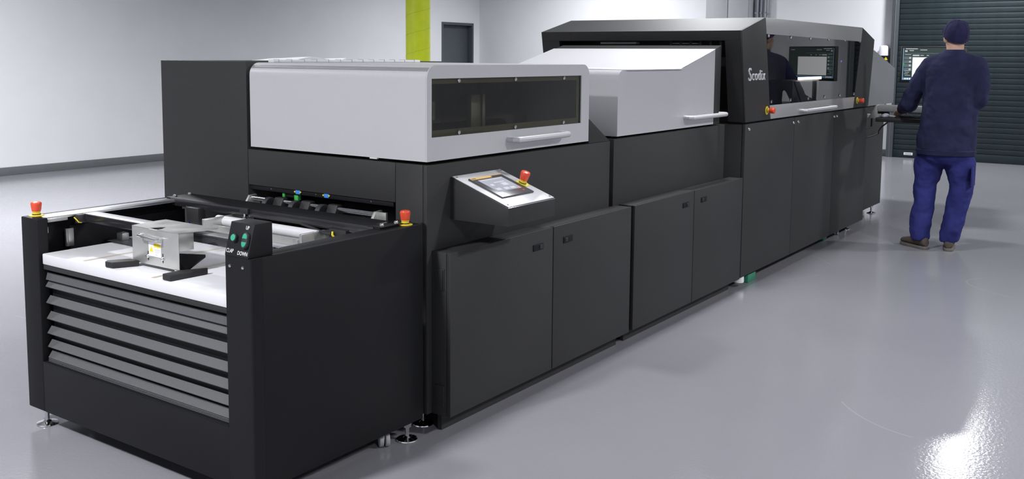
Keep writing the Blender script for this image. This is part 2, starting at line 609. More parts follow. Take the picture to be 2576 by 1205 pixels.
# lime column
cx, cy, cr_ = 9.05, 7.74, .150
t = thing('column', 'round lime green column with spiral seam standing behind the silver hood', 'column', (cx, cy, 0))
part('shaft', lathe([(cr_, 0), (cr_, ZC)], 48, mtx=Matrix.Translation((cx, cy, 0))), M_LIME, t)
bm = B()
n = 22*24
tube(bm, [(cx+(cr_-.0005)*math.cos(a), cy+(cr_-.0005)*math.sin(a), a/(2*PI)*.235) for a in [i/24*2*PI for i in range(int(ZC/.235*24))]], .0022, 5)
part('spiral_seam', bm, M_LIMED, t)
part('base_plate', lathe([(cr_+.06, 0), (cr_+.06, .02), (cr_, .022)], 40, mtx=Matrix.Translation((cx, cy, 0))), M_BASE, t)

# wall-mounted enclosure and conduits on the back wall
t = thing('electrical_cabinet', 'pale grey two-door electrical cabinet on the wall above the printer', 'cabinet', (XW, 6.4, 1.0))
part('body', bx(XW-.24, XW-.021, 6.035, 6.80, 1.0, 3.3, .004), M_CABG, t)
for y0, y1 in ((6.045, 6.395), (6.405, 6.70)):
    dd = part('cabinet_door', bx(XW-.265, XW-.242, y0, y1, 1.02, 3.28, .004), M_CABG, t)
    part('lock', bx(XW-.272, XW-.265, y0+.03, y0+.055, 1.95, 2.05, .002), M_STEEL, dd)
for y, r, lab, mm in ((5.975, .034, 'wide dark conduit beside the electrical cabinet', M_COND), (5.905, .02, 'slim blue-grey conduit next to the wide dark conduit', M_COND),
                  (5.835, .017, 'slim pale conduit between two grey pipes on the wall', M_CABG), (5.755, .02, 'grey conduit farthest from the electrical cabinet', M_COND)):
    c = thing('conduit', lab, 'pipe', (XW-.05, y, .1), 'conduits on the back wall')
    part('pipe', lathe([(r, .1), (r, ZC)], 16, mtx=Matrix.Translation((XW-.05, y, 0))), mm, c)
    for z in (1.2, 2.25, 3.4):
        bm = B()
        box(bm, XW-.05, XW, y-r*.5, y+r*.5, z-.012, z+.012, .002)
        lathe([(r+.004, z-.012), (r+.004, z+.012)], 16, mtx=Matrix.Translation((XW-.05, y, 0)), bm=bm)
        part('pipe_clip', bm, M_STEEL, c)
# alarm beacon on the back wall
t = thing('alarm_beacon', 'white domed alarm beacon over black sign box on the back wall', 'beacon', (XW, 3.9, 1.2))
bk = part('housing', bx(XW-.10, XW, 3.805, 3.985, 1.2, 1.555, .006), M_RUB, t)
prof = [(.0, 1.715), (.035, 1.713), (.062, 1.70), (.070, 1.68), (.073, 1.60), (.073, 1.558)]
part('dome', lathe(prof[::-1], 28, mtx=Matrix.Translation((XW-.08, 3.90, 0))), M_FROST, t)
sg = part('warning_sign', prism(B(), [(XW-.102, 3.90, 1.49), (XW-.102, 3.835, 1.49), (XW-.102, 3.8675, 1.545)], (-.002, 0, 0)), M_SIGN, t)
part('mandatory_sign', bx(XW-.104, XW-.100, 3.832, 3.905, 1.37, 1.475, .001), M_SIGNB, t)

# ceiling lamps
LAMP_KEY = ['shutter', 'door', 'long_wall', 'empty_floor', 'printer', 'wedge_hood', 'feeder', 'worker', 'cabinet', 'open_floor']
LAMP_AT = ['in front of the roller shutter', 'near the slate door by the lime column', 'between the long white wall and the silver hood', 'over the empty floor beside the feeder',
           'above the large printing unit', 'above the wedge-shaped silver hood', 'just before the slatted feeder front', 'over the floor beside the worker',
           'over the open floor beside the low cabinets', 'over the open floor before the feeder corner']
for i, (x, y, z, p, sprd) in enumerate(LAMPS):
    t = thing('ceiling_lamp', 'round high-bay lamp hanging '+LAMP_AT[i], 'lamp', (x, y, z), 'high-bay lamps')
    part('reflector', lathe([(.05, z+.30), (.09, z+.28), (.13, z+.20), (.25, z+.01), (.26, z), (.245, z), (.12, z+.19)], 28, mtx=Matrix.Translation((x, y, 0))), M_CABG, t)
    part('suspension_rod', lathe([(.008, z+.30), (.008, ZC)], 8, mtx=Matrix.Translation((x, y, 0))), M_STEEL, t)
    part('diffuser_'+LAMP_KEY[i]+'_offscreen', lathe([(0, z+.03), (.225, z+.03), (.225, z+.034)], 28, mtx=Matrix.Translation((x, y, 0))), M_LENS, t)
    ld = bpy.data.lights.new('lamp_light_'+LAMP_KEY[i]+'_offscreen', 'AREA')
    ld.shape = 'DISK'
    ld.size = .44
    ld.energy = LAMP_POWER*p
    ld.spread = math.radians(sprd)
    ld.color = LAMP_COL
    lo = bpy.data.objects.new('lamp_light_'+LAMP_KEY[i]+'_offscreen', ld)
    COL.objects.link(lo)
    lo.parent = t
    lo.location = (0, 0, .004)

# ================================================================== FEEDER
XF, FL, FR, XE, ZB, ZT = 1.986, 3.765, 2.392, 2.823, .077, .853
T = thing('sheet_feeder', 'black sheet feeder with white pile board and slatted front', 'machine', (2.40, 3.08, 0))
PL, PR = 3.648, 2.516      # inner edges of the front posts
bm = B()
box(bm, XF, XF+.045, PL, FL, ZB, ZT, .005, 3)
part('front_post', bm, M_BLK, T)
rc = .009
pp = [(XF+.045, FR)]+[(XF+rc-rc*math.sin(t_*PI/12), FR+rc-rc*math.cos(t_*PI/12)) for t_ in range(7)]+[(XF, PR), (XF+.045, PR)]
part('front_post', prism(B(), [(x, y, ZB) for x, y in pp], (0, 0, ZT-ZB)), M_BLK, T)
part('front_panel', bx(XF+.0005, XF+.03, PR, PL, ZB, .282, .003), M_BLK, T)
part('side_panel', bx(XF+.045, XE, FR, FR+.02, ZB, ZT, .003), M_BLK, T)
part('side_panel', bx(XF+.045, XE-.10, FL-.02, FL, ZB, ZT, .004), M_BLK, T)
# top rails
part('top_rail', bx(XF+.045, XE, FR+.0205, 2.478, ZT-.012, ZT-.0005, .002), M_BLK, T)
part('top_rail', bx(XF+.045, 2.70, PL+.02, FL-.0205, ZT-.012, ZT-.0005, .002), M_SHEEN, T)  # pale metal in place of the wall's reflection on this rail
# inner left wall lining, dark
part('inner_panel', bx(2.15, XE-.12, 3.70, 3.712, .55, .80, .002), M_BLK, T)
part('inner_panel', bx(XF+.05, XE-.1, FL-.06, FL-.022, .10, .55, .002), M_BLK, T)
part('inner_panel', bx(2.60, 2.62, FR+.03, FL-.03, .10, .66, .002), M_BLK, T)
# back cross beam
cbm = part('cross_beam', bx(2.632, 2.765, 2.44, 3.735, .846, .860, .0025), M_BLK, T)
part('beam_lip', bx(2.628, 2.636, 2.47, 3.70, .826, .8595, .0015), M_BLKG, cbm)
for y, x in ((2.455, 2.66), (2.455, 2.74), (3.71, 2.66), (3.71, 2.74)):
    screw(T, (x, y, .860), AX['z'], 'bolt_m8', .009, .010, 'bolt')
part('end_plate', bx(2.63, 2.80, 2.43, 2.50, .8602, .8625, .001), M_BLKG, T)
# front guide bar (gloss)
GB = part('guide_bar', bx(2.178, 2.235, 2.45, 3.66, .818, .8505, .0025), M_BLKG, T)
part('bar_sheen_cap', bx(2.178, 2.236, 2.48, 3.64, .8507, .8525, .0005), M_SHEEN, GB)  # added cap; its pale colour stands for a lamp reflection on the black bar
part('bar_trim', bx(2.174, 2.179, 2.50, 3.62, .846, .851, .001), M_BLKG, GB)
# pile board
BD = part('pile_board', bx(1.992, 2.56, 2.522, 3.630, .676, .718, .004), M_WHT, T)
for y0, y1, x0, x1 in ((3.366, 3.386, 2.012, 2.52), (2.922, 2.940, 2.0, 2.52), (3.16, 3.178, 2.27, 2.52), (2.70, 2.716, 2.30, 2.52)):
    part('groove', bx(x0, x1, y0, y1, .7176, .7186, 0), M_TAN, BD)
part('rear_plate', bx(2.29, 2.56, 3.40, 3.66, .7187, .722, .001), M_GREYP, BD)
part('stop_tab', bx(2.32, 2.352, 3.60, 3.64, .722, .752, .002), M_ALU, BD)
# slatted (louvred) apron below the board
lips = [.585, .520, .456, .397, .342, .298]
def slat_f():
    t = bmesh.new()
    y0, y1 = -(3.636-2.520)/2, (3.636-2.520)/2
    pr = [(.019, .026), (.0, 0.0), (.0025, -.0035), (.024, .022)]
    a = [t.verts.new((x, y0, z)) for x, z in pr]
    b = [t.verts.new((x, y1, z)) for x, z in pr]
    for i in range(4):
        j = (i+1) % 4
        t.faces.new((a[i], a[j], b[j], b[i]))
    t.faces.new(a)
    t.faces.new(b[::-1])
    return t
M_SLAT = mat('grey_louvre_paint', (.075, .076, .08), .5, noise=.08, nscale=150)
sme = shared('louvre_slat', slat_f, M_SLAT)
for z in lips:
    inst('slat', sme, M_SLAT, T, (2.003, (3.636+2.520)/2, z))
part('slat', prism(B(), [(2.014, 2.52, .640), (2.006, 2.52, .612), (2.010, 2.52, .610), (2.02, 2.52, .640)], (0, 1.116, 0)), M_SLAT, T)
bm = B()
box(bm, 2.032, 2.045, 2.52, 3.636, .25, .66)
part('apron_back', bm, M_BLK, T)
for k in range(3):
    part('folded_slat', bx(2.002, 2.03, 2.522, 3.634, .2825+k*.0045, .2850+k*.0045, .0008), M_SLAT, T)
part('sill_trim', bx(XF-.0005, XF+.002, PR+.002, PL-.002, .2785, .2835, .0008), M_BLK, T)
part('board_edge', bx(1.996, 2.02, 2.523, 3.632, .655, .6758, .002), M_RUB, T)
# clamp bracket on the guide bar
KB = part('clamp_bracket', bx(2.086, 2.0885, 2.897, 3.174, .732, .8655, .0008), M_ALU, T)
bm = B()
box(bm, 2.086, 2.0885, 2.897, 2.925, .7195, .735, .0008)
part('lower_tab', bm, M_ALU, KB)
bm = B()
box(bm, 2.086, 2.0885, 3.140, 3.174, .7195, .735, .0008)
part('lower_tab', bm, M_ALU, KB)
# top plate with half-round notch
notch = [(2.086, 3.075)] + [(2.086+.055*math.sin(math.radians(a)), 3.055-.03*0+.02*math.cos(math.radians(a))*1.0) for a in (0, 30, 60, 90, 120, 150, 180)] + [(2.086, 3.035)]
outl = [(2.086, 3.174), (2.20, 3.188), (2.24, 3.185), (2.24, 2.875), (2.20, 2.875), (2.086, 2.897)] + [(2.086, 3.020)] + [(2.105, 3.020), (2.128, 3.032), (2.14, 3.045), (2.128, 3.058), (2.105, 3.07)] + [(2.086, 3.07)]
prism(bm := B(), [(x, y, .8642) for x, y in outl], (0, 0, .0025))
part('top_plate', bm, M_ALU, KB)
part('side_plate', bx(2.0885, 2.15, 2.8972, 2.900, .80, .8642, .0006), M_ALU, KB)
part('side_plate', bx(2.0885, 2.15, 3.171, 3.1738, .80, .8642, .0006), M_ALU, KB)
bm = B()
tube(bm, [(2.086, 3.106, .842), (2.064, 3.106, .841), (2.0600, 3.100, .840), (2.0600, 2.998, .834), (2.064, 2.990, .834), (2.086, 2.990, .836)], .0042, 10)
part('pull_handle', bm, M_STEEL, KB)
lb = part('warning_label', bx(2.0848, 2.0862, 3.000, 3.072, .766, .816, 0), M_PAPER, KB)
for nm, y0, y1, z0, z1, mm in (('label_header', 3.002, 3.040, .800, .8145, M_SIGN), ('label_text', 3.004, 3.036, .791, .7925, M_TXTG), ('label_text', 3.004, 3.034, .786, .7872, M_TXTG), ('label_text', 3.010, 3.034, .781, .7822, M_TXTG), ('label_text', 3.02, 3.034, .772, .7735, M_TXTG)):
    o = part(nm, bx(2.0843, 2.0848, y0, y1, z0, z1, 0), mm, KB)
part('warning_triangle', prism(B(), [(2.0848, 3.067, .782), (2.0848, 3.044, .782), (2.0848, 3.0555, .804)], (-.0005, 0, 0)), M_SIGN, KB)
for y in (3.077, 2.990):
    part('slot', bx(2.0853, 2.0862, y-.002, y+.002, .748, .782, 0), M_BLK, KB)
    bm = B()
    lathe([(.007, 0), (.007, .004), (.003, .008), (0, .008)], 12, mtx=Matrix.Translation((2.086, y, .764)) @ Matrix.Rotation(-PI/2, 4, 'Y'), bm=bm)
    box(bm, 2.079, 2.083, y-.011, y+.011, .7625, .7660, .001)
    part('wing_screw', bm, M_STEEL, KB)
# black side arms lying on the board, and the dark flap under the bracket
for pts in ([(2.000, 3.170), (1.997, 3.212), (2.012, 3.225), (2.084, 3.185), (2.084, 3.130)], [(2.000, 2.874), (2.000, 2.830), (2.150, 2.822), (2.156, 2.830), (2.070, 2.874)]):
    part('side_arm', prism(B(), [(x, y, .719) for x, y in pts], (0, 0, .022), .003), M_RUB, KB)
part('flap', prism(B(), [(2.092, 2.93, .79), (2.19, 2.885, .775), (2.19, 2.885, .765), (2.12, 2.90, .722), (2.092, 2.93, .722)], (0, .004, 0)), M_BLK, KB)
# control box with push buttons
CB = part('control_box', prism(B(), [(XF-.0012, 2.404, .8535), (XF-.0012, 2.404, .857), (2.014, 2.404, .961), (2.086, 2.404, .961), (2.086, 2.404, .8535)], (0, .113, 0), .0015), M_BLK, T)
sx, sz = (2.014-XF), (.961-.857)
nrm = Vector((-sz, 0, sx)).normalized()
upv = Vector((sx, 0, sz)).normalized()
def onface(yy, t_, off=.0):
    """point on sloping control box face; t_ 0..1 bottom to top"""
    return Vector((XF-.0012+(sx+.0012)*t_, yy, .857+sz*t_))+nrm*off
fm = lambda p: frame(p, (0, -1, 0), upv)
for s, yy, tt, sz_ in (('UP', 2.432, .87, .0165), ('CLAP', 2.495, .13, .0175), ('DOWN', 2.433, .10, .0175)):
    bmt = text_bm(s, sz_, fm(onface(yy, tt, .0008)) @ Matrix.Diagonal((.82, 1.05, 1, 1)))
    part('lettering', bmt, M_TXT, CB)
def pill(bm, p, rx, h, d0, d1, seg=20, halves=None):
    pts = []
    for k in range(seg):
        a = 2*PI*k/seg
        y = rx*math.cos(a)
        z = rx*math.sin(a)+(h if math.sin(a) >= -1e-9 and not (halves == 'b') else 0)*0
        z += h if (math.sin(a) > 1e-9 or (abs(math.sin(a)) < 1e-9 and False)) else -h
        pts.append((y, z))
    mt = fm(p)
    prism(bm, [mt @ Vector((y, z, d0)) for y, z in pts], (mt.to_3x3() @ Vector((0, 0, 1)))*(d1-d0), .0008)
    return bm
bz = part('button_housing', pill(B(), onface(2.479, .53), .0128, 0.0, -.001, .011), M_RUB, CB)
part('push_button', pill(B(), onface(2.479, .53), .0108, 0.0, .011, .0135), M_GRN, CB)
part('button_housing', pill(B(), onface(2.4235, .50), .0130, .0125, -.001, .012), M_RUB, CB)
for s in (1, -1):
    bm = B()
    mt = fm(onface(2.4235, .50))
    pts = [(.0108*math.cos(a), s*(.0055+.0165*abs(math.sin(a)))) for a in [PI*k/10 for k in range(11)]]
    prism(bm, [mt @ Vector((y, z, .0115)) for y, z in pts], (mt.to_3x3() @ Vector((0, 0, 1)))*.0025, .0005)
    part('push_button', bm, M_GRN, CB)
for y in (2.493, 2.430):
    screw(T, (XF, y, .822 if y > 2.45 else .823), AX['-x'], 'screw_big', .0058, .004)
# emergency stops
estop(T, (2.030, 3.728, ZT), AX['z'])
estop(T, (2.766, 2.432, ZT), AX['z'])
# details at the left inner side
part('data_label', bx(2.036, 2.084, 3.7435, 3.7448, .774, .799, 0), M_PAPER, T)
rb = part('linear_rail', bx(2.128, 2.160, 3.688, 3.70, .717, .790, .001), M_ALU, T)
part('rail_groove', bx(2.133, 2.136, 3.687, 3.6885, .719, .788, 0), M_TXTG, rb)
part('slide_profile', bx(2.034, 2.118, 3.655, 3.668, .832, .846, .002), M_SILD, T)
sn = part('sensor', bx(2.15, 2.19, 3.63, 3.66, .815, .85, .004), M_RUB, T)
bm = B()
tube(bm, [(2.135, 3.64, .842), (2.142, 3.635, .832), (2.15, 3.632, .820), (2.162, 3.632, .818)], .0025, 16)
part('sensor_lead', bm, M_SIGN, sn)
# suction head frame under the cross beam (aluminium plates, rollers, hoses)
SH = part('suction_head', bx(2.49, 2.75, 3.285, 3.300, .755, .822, .003), M_ALU, T)
part('side_plate', bx(2.515, 2.75, 2.735, 2.748, .735, .818, .002), M_ALU, SH)
part('front_plate', bx(2.53, 2.536, 2.748, 3.285, .752, .795, .001), M_ALU, SH)
part('roller_cover', lathe([(.022, 0), (.022, .60)], 20, mtx=Matrix.Translation((2.60, 3.335, .800)) @ Matrix.Rotation(PI/2, 4, 'X')), M_WHT, SH)
part('ledge', bx(2.50, 2.535, 2.765, 3.28, .742, .752, .001), M_WHT, SH)
part('end_block', bx(2.505, 2.53, 2.748, 2.772, .742, .798, .002), M_ALU, SH)
part('table_plate', bx(2.56, 2.83, 2.50, 3.62, .715, .728, .001), M_WHT, SH)
part('table_plate', bx(2.66, 2.70, 2.50, 2.72, .728, .79, .002), M_ALU, SH)
bm = B()
tube(bm, [(2.66, 3.66, .85), (2.64, 3.60, .835), (2.62, 3.56, .80), (2.61, 3.545, .74), (2.61, 3.54, .66)], .0055, 10)
part('air_hose', bm, M_CBLU, T)
bm = B()
tube(bm, [(2.655, 3.63, .848), (2.63, 3.58, .825), (2.63, 3.55, .80)], .008, 10)
part('air_hose', bm, M_RUB, T)
part('valve_block', bx(2.60, 2.64, 3.47, 3.55, .77, .835, .004), M_RUB, T)
ks = part('valve_block', bx(2.615, 2.66, 2.60, 2.69, .80, .832, .003), M_RUB, T)
bm = B()
tube(bm, [(2.63, 2.86, .83), (2.615, 2.77, .822), (2.61, 2.70, .812), (2.61, 2.67, .815)], .006, 8)
part('hose_guide', bm, M_RUB, T)
bm = B()
tube(bm, [(2.61, 2.665, .822), (2.604, 2.66, .812), (2.608, 2.655, .803)], .0045, 8)
part('sensor_lead', bm, M_SIGN, T)
jb = part('adjust_block', bx(2.615, 2.632, 3.165, 3.215, .838, .862, .002), M_RUB, T)
part('adjust_screw', lathe([(.006, .80), (.009, .81), (.009, .822), (.005, .826), (.005, .84)], 12, mtx=Matrix.Translation((2.622, 3.19, 0))), M_STEEL, T)
# feet and casters
foot(T, 2.030, 3.712, ZB)
foot(T, 2.765, 2.425, ZB)
foot(T, 2.030, 2.445, ZB)
foot(T, 2.70, 3.72, ZB)
caster(T, 2.665, 2.455, ZB, .9)
caster(T, 2.16, 3.60, ZB, .3)
for y0 in (FR+.03, FL-.07):
    part('base_rail', bx(XF+.06, XE-.02, y0, y0+.04, ZB, ZB+.04, .003), M_BLK, T)

# ================================================================== LOADING UNIT (module 1)
XB, YS = 2.856, 2.400
X1E = 4.304
U = thing('loading_unit', 'charcoal loading unit with silver hood beside the feeder', 'machine', (3.58, 3.2, 0))
side = part('side_panel', bx(XB, X1E, YS, YS+.02, ZB, 1.076, .004), M_DARK, U)
part('front_post', bx(XB, XB+.02, YS+.0205, 2.5615, ZB, 1.076, .0015), M_DARK, U)
part('front_panel', bx(XB, XB+.02, 2.5635, 3.444, .917, 1.076, .0015), M_DARK, U)
part('opening_lip', bx(XB+.006, XB+.03, 2.578, 3.444, .897, .9168, .001), M_BLK, U)
for y in (2.70, 3.02, 3.30):
    screw(U, (XB+.006, y, .907), AX['-x'], 'screw_s', .0035, .002)
part('deck', bx(XB+.0205, X1E, YS+.0205, 3.444, 1.045, 1.070, .001), M_VOID, U)
part('inner_back', bx(3.25, 3.27, YS+.0205, 3.444, ZB, 1.045, 0), M_VOID, U)
part('inner_side', bx(XB+.021, 3.25, 2.562, 2.574, ZB, 1.04, 0), M_VOID, U)
part('base_plinth', bx(XB+.10, X1E-.10, YS+.28, 3.95, .0, ZB-.001, 0), M_VOID, U)
foot(U, XB+.07, YS+.08, ZB)
foot(U, X1E-.09, YS+.08, ZB)
SC = part('side_cabinet', bx(XB-.0005, X1E, 3.447, 4.066, ZB, 1.468, .003), M_DARK, U)
# hood 1 : XZ profile with rounded top corners
HX0, HX1, HZ0, HZ1 = XB+.001, 4.085, 1.089, 1.4635
r = .055
prof = [(HX0, HZ0)] + arc(HX0+r, HZ1-r, r, 180, 90, 8) + arc(HX1-r, HZ1-r, r, 90, 0, 8) + [(HX1, HZ0)]
HD = thing_hood = None
bm = B()
a = [bm.verts.new((x, 2.4065, z)) for x, z in prof]
b = [bm.verts.new((x, 3.425, z)) for x, z in prof]
ai = [bm.verts.new((min(max(x, HX0+.006), HX1-.006), 2.4065, min(z, HZ1-.006))) for x, z in prof]
bi = [bm.verts.new((min(max(x, HX0+.006), HX1-.006), 3.425, min(z, HZ1-.006))) for x, z in prof]
for i in range(len(prof)-1):
    bm.faces.new((a[i], a[i+1], b[i+1], b[i]))
    bm.faces.new((ai[i+1], ai[i], bi[i], bi[i+1]))
    bm.faces.new((b[i], b[i+1], bi[i+1], bi[i]))
    bm.faces.new((a[i+1], a[i], ai[i], ai[i+1]))
for i in (0, -1):
    bm.faces.new((a[i], b[i], bi[i], ai[i]))
HD = part('hood', bm, M_SILV, U)
HD['label'] = 'silver hood with smoked window'
WIN = [(2.886, 1.182), (4.011, 1.182), (4.011, 1.411), (2.886, 1.411)]
cap = part('hood_side', holed(B(), [(x, YS, z) for x, z in prof], [(x, YS, z) for x, z in WIN], (0, .006, 0)), M_SILV, HD)
part('window_pane', bx(2.880, 4.017, YS+.0075, YS+.0115, 1.176, 1.417, 0), M_GLS1, HD)
part('window_flange', ringplate(B(), [(2.866, YS+.013, 1.165), (4.03, YS+.013, 1.165), (4.03, YS+.013, 1.425), (2.866, YS+.013, 1.425)],
     [(2.905, YS+.013, 1.208), (3.985, YS+.013, 1.208), (3.985, YS+.013, 1.390), (2.905, YS+.013, 1.390)], (0, .003, 0)), mat('olive_grey_flange', (.22, .21, .16), .5, noise=.05), HD)
for x in (3.067, 3.465, 3.863):
    for z in (1.401, 1.193):
        screw(HD, (x, YS+.0075, z), AX['-y'], 'screw_win', .0085, .004)
bm = B()
def handle(bm, x0, x1, y, z, dep, rr):
    pts = [(x0, y, z)]
    pts += [(x0+.0*k, y-(dep-rr*1.6)*1.0, z) for k in (1,)]
    pts += [(x0+.012, y-dep*.93, z), (x0+.035, y-dep, z)]
    pts += [(x1-.035, y-dep, z), (x1-.012, y-dep*.93, z), (x1, y-(dep-rr*1.6), z), (x1, y, z)]
    return tube(bm, pts, rr, 16)
part('handle', handle(bm, 3.40, 3.83, YS, 1.142, .052, .0135), M_SILV, HD)
part('hinge_strip', bx(2.96, 3.975, 3.385, 3.42, HZ1+.0006, HZ1+.013, .002), M_WHT, HD)
for k in range(13):
    x = 2.99+k*.078
    part('hinge_knuckle', bx(x, x+.002, 3.3835, 3.4215, HZ1+.0006, HZ1+.0145, 0), M_SILD, HD)
part('hinge_clip', bx(XB-.002, XB+.01, 2.66, 2.70, 1.0835, 1.0885, .001), M_WHT, HD)
# inside the hood: dark machinery
bm = B()
box(bm, 2.90, 4.06, 2.75, 2.77, 1.095, 1.44)
part('inner_wall', bm, mat('inner_dark_grey', (.16, .16, .16), .6, noise=.2, nscale=15), HD)
part('inner_rail', bx(3.40, 3.47, 2.60, 2.63, 1.10, 1.33, .003), M_ALU, HD)
part('inner_rail', bx(3.485, 3.505, 2.60, 2.62, 1.10, 1.33, .002), M_ALU, HD)
part('inner_roller', lathe([(.05, 0), (.05, .7)], 20, mtx=Matrix.Translation((3.0, 2.66, 1.16)) @ Matrix.Rotation(PI/2, 4, 'Y')), M_BLK, HD)
part('inner_bracket', prism(B(), [(3.22, 2.7, 1.30), (3.27, 2.7, 1.30), (3.27, 2.7, 1.22), (3.20, 2.7, 1.22), (3.20, 2.7, 1.235), (3.25, 2.7, 1.235), (3.25, 2.7, 1.29), (3.22, 2.7, 1.29)], (0, .01, 0)), M_ALU, HD)
# ramp behind hood
part('ramp', prism(B(), [(4.092, YS+.001, 1.0765), (4.092, YS+.001, 1.197), (4.298, YS+.001, 1.0765)], (0, 1.0, 0), .0015), M_DARK, U)
# feed shaft, wheels in the opening
SHX, SHZ = 2.853, .860
M_WHEEL = mat('grey_black_rubber', (.035, .036, .04), .45, noise=.1, nscale=90)
part('shaft', lathe([(.010, 0), (.010, .775)], 18, mtx=Matrix.Translation((SHX, 3.425, SHZ)) @ Matrix.Rotation(PI/2, 4, 'X')), M_STEEL, U)
for y, t_ in ((3.415, .012), (2.652, .012)):
    pts = [(2.80, .812), (2.818, .842), (2.838, .872), (2.875, .874), (2.905, .812)]
    part('shaft_bracket', prism(B(), [(x, y, z) for x, z in pts], (0, t_, 0), .001), M_ALU, U)
    part('bracket_bolt', lathe([(.007, 0), (.007, .006), (0, .007)], 16, mtx=Matrix.Translation((SHX, y, SHZ)) @ Matrix.Rotation(PI/2, 4, 'X')), M_STEEL, U)
part('shaft_bracket', bx(2.84, 2.852, 2.60, 2.652, .812, .872, .001), M_ALU, U)
for y in (3.275, 3.108, 2.945):
    wm = Matrix.Translation((2.828, y, .838)) @ Matrix.Rotation(PI/2, 4, 'X')
    wh = part('feed_wheel', lathe([(.024, -.010), (.036, -.013), (.039, -.010), (.039, .010), (.036, .013), (.024, .010)], 30, mtx=wm), M_WHEEL, U)
    part('hub', lathe([(.010, -.011), (.010, .009)], 18, mtx=wm), M_STEEL, wh)
    part('wheel_arm', prism(B(), [(2.82, y-.016, .825), (2.845, y-.016, .876), (2.872, y-.016, .876), (2.880, y-.016, .825)], (0, -.055, 0), .003), M_RUB, wh)
for y in (3.127, 2.953):
    cl = part('clip', bx(XB+.001, XB+.006, y-.014, y+.014, .899, .916, .002), M_BLUE, U)
    for s in (-1, 1):
        part('clip_screw', lathe([(.004, 0), (.004, .003), (0, .004)], 10, mtx=Matrix.Translation((XB+.003, y+s*.0175, .909)) @ Matrix.Rotation(-PI/2, 4, 'Y')), M_YEL, cl)
        part('wire_pin', bx(XB+.001, XB+.003, y+s*.004-.0015, y+s*.004+.0015, .918, .922, 0), M_TXT, cl)
part('sensor_block', bx(2.87, 2.89, 3.14, 3.165, .868, .893, .003), M_GRN2, U)
part('sensor_block', bx(2.87, 2.89, 3.225, 3.240, .876, .895, .003), M_GRN2, U)
part('sensor_cover', prism(B(), [(2.875, 3.24, .878), (2.875, 3.235, .890), (2.875, 3.20, .897), (2.875, 3.165, .893), (2.875, 3.165, .878)], (.04, 0, 0), .002), M_BLK, U)
part('feed_table', bx(2.862, 3.24, 2.60, 3.43, .795, .810, .001), M_WHT, U)
# operator console
CN = part('console', prism(B(), [(3.002, YS-.0005, .846), (3.002, YS-.0005, 1.018), (2.994+.006, 2.114, .918), (2.994+.006, 2.114, .846)], (.334, 0, 0), .0015), M_DARK, U)
# console top plate frame: local x along world +X, y up the slope (+Y)
cm = frame((3.002+.167, (YS+2.114)/2, (1.018+.918)/2), (1, 0, 0), (0, YS-2.114, .100))
slope_len = math.hypot(YS-2.114, .1)
def cbox(x0, x1, y0, y1, z0, z1, bev=.0008):
    t = box(bmesh.new(), x0, x1, y0, y1, z0, z1, bev)
    bmesh.ops.transform(t, matrix=cm, verts=t.verts[:])
    return t
part('top_plate', cbox(-.163, .163, -slope_len/2+.004, slope_len/2-.006, .001, .0045, .0012), M_ALU if False else mat('satin_aluminium_plate', (.82, .82, .84), .25, metal=.35, noise=.02, nscale=60), CN)
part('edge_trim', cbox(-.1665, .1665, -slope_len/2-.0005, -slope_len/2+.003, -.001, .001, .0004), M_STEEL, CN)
for xx in (-.15, .15):
    for yy in (-slope_len/2+.018, slope_len/2-.02):
        screw(CN, cm @ Vector((xx, yy, .0045)), cm.to_euler(), 'screw_con', .005, .002)
part('touch_panel', cbox(-.122, .100, -.084, .096, .0045, .0115, .002), M_SCRD, CN)
for nm, x0, x1, y0, y1, mm in (('panel_header', -.118, .018, .078, .094, M_ORNG), ('header_stripe', .020, .098, .090, .094, M_ORNG), ('display', -.092, .070, -.040, .070, M_TCH),
                              ('key_mark', -.100, -.078, -.066, -.050, M_TXT), ('status_light', .054, .062, -.062, -.056, M_RED)):
    part(nm, cbox(x0, x1, y0, y1, .0115, .0121, 0), mm, CN)
part('header_text', cbox(-.112, -.085, .0835, .0885, .0121, .0123, 0), M_SCRD, CN)
for x0, x1, y0, y1 in ((-.08, -.05, -.03, -.012), (-.03, .04, .030, .036), (-.030, .0, -.032, -.016), (.01, .042, -.032, -.018), (-.07, -.05, .01, .024), (.0, .035, .0, .022), (-.085, .06, .060, .064)):
    part('display_icon', cbox(x0, x1, y0, y1, .0121, .0124, 0), M_TCH2, CN)
estop(CN, cm @ Vector((.130, -.002, .0045)), cm.to_euler())

# papers on the side cabinet
def paper_pile(x0, x1, y0, y1, z, amp, peak, label):
    bm = B()
    nx, ny = 26, 8
    up, lo = [], []
    for i in range(nx+1):
        ru, rl = [], []
        for j in range(ny+1):
            u, v = i/nx, j/ny
            k = u/peak if u < peak else (1-u)/(1-peak)
            k = k*k*(3-2*k)
            ru.append(bm.verts.new((x0+(x1-x0)*u, y0+(y1-y0)*v, z+.002+amp*k*(.75+.25*math.cos(v*3)))))
            rl.append(bm.verts.new((x0+(x1-x0)*u, y0+(y1-y0)*v, z)))
        up.append(ru)
        lo.append(rl)
    for i in range(nx):
        for j in range(ny):
            bm.faces.new((up[i][j], up[i+1][j], up[i+1][j+1], up[i][j+1]))
            bm.faces.new((lo[i][j+1], lo[i+1][j+1], lo[i+1][j], lo[i][j]))
        bm.faces.new((lo[i][0], lo[i+1][0], up[i+1][0], up[i][0]))
        bm.faces.new((up[i][ny], up[i+1][ny], lo[i+1][ny], lo[i][ny]))
    for j in range(ny):
        bm.faces.new((up[0][j], up[0][j+1], lo[0][j+1], lo[0][j]))
        bm.faces.new((lo[nx][j], lo[nx][j+1], up[nx][j+1], up[nx][j]))
    return top('paper_pile', bm, M_PAPER, label, 'paper')
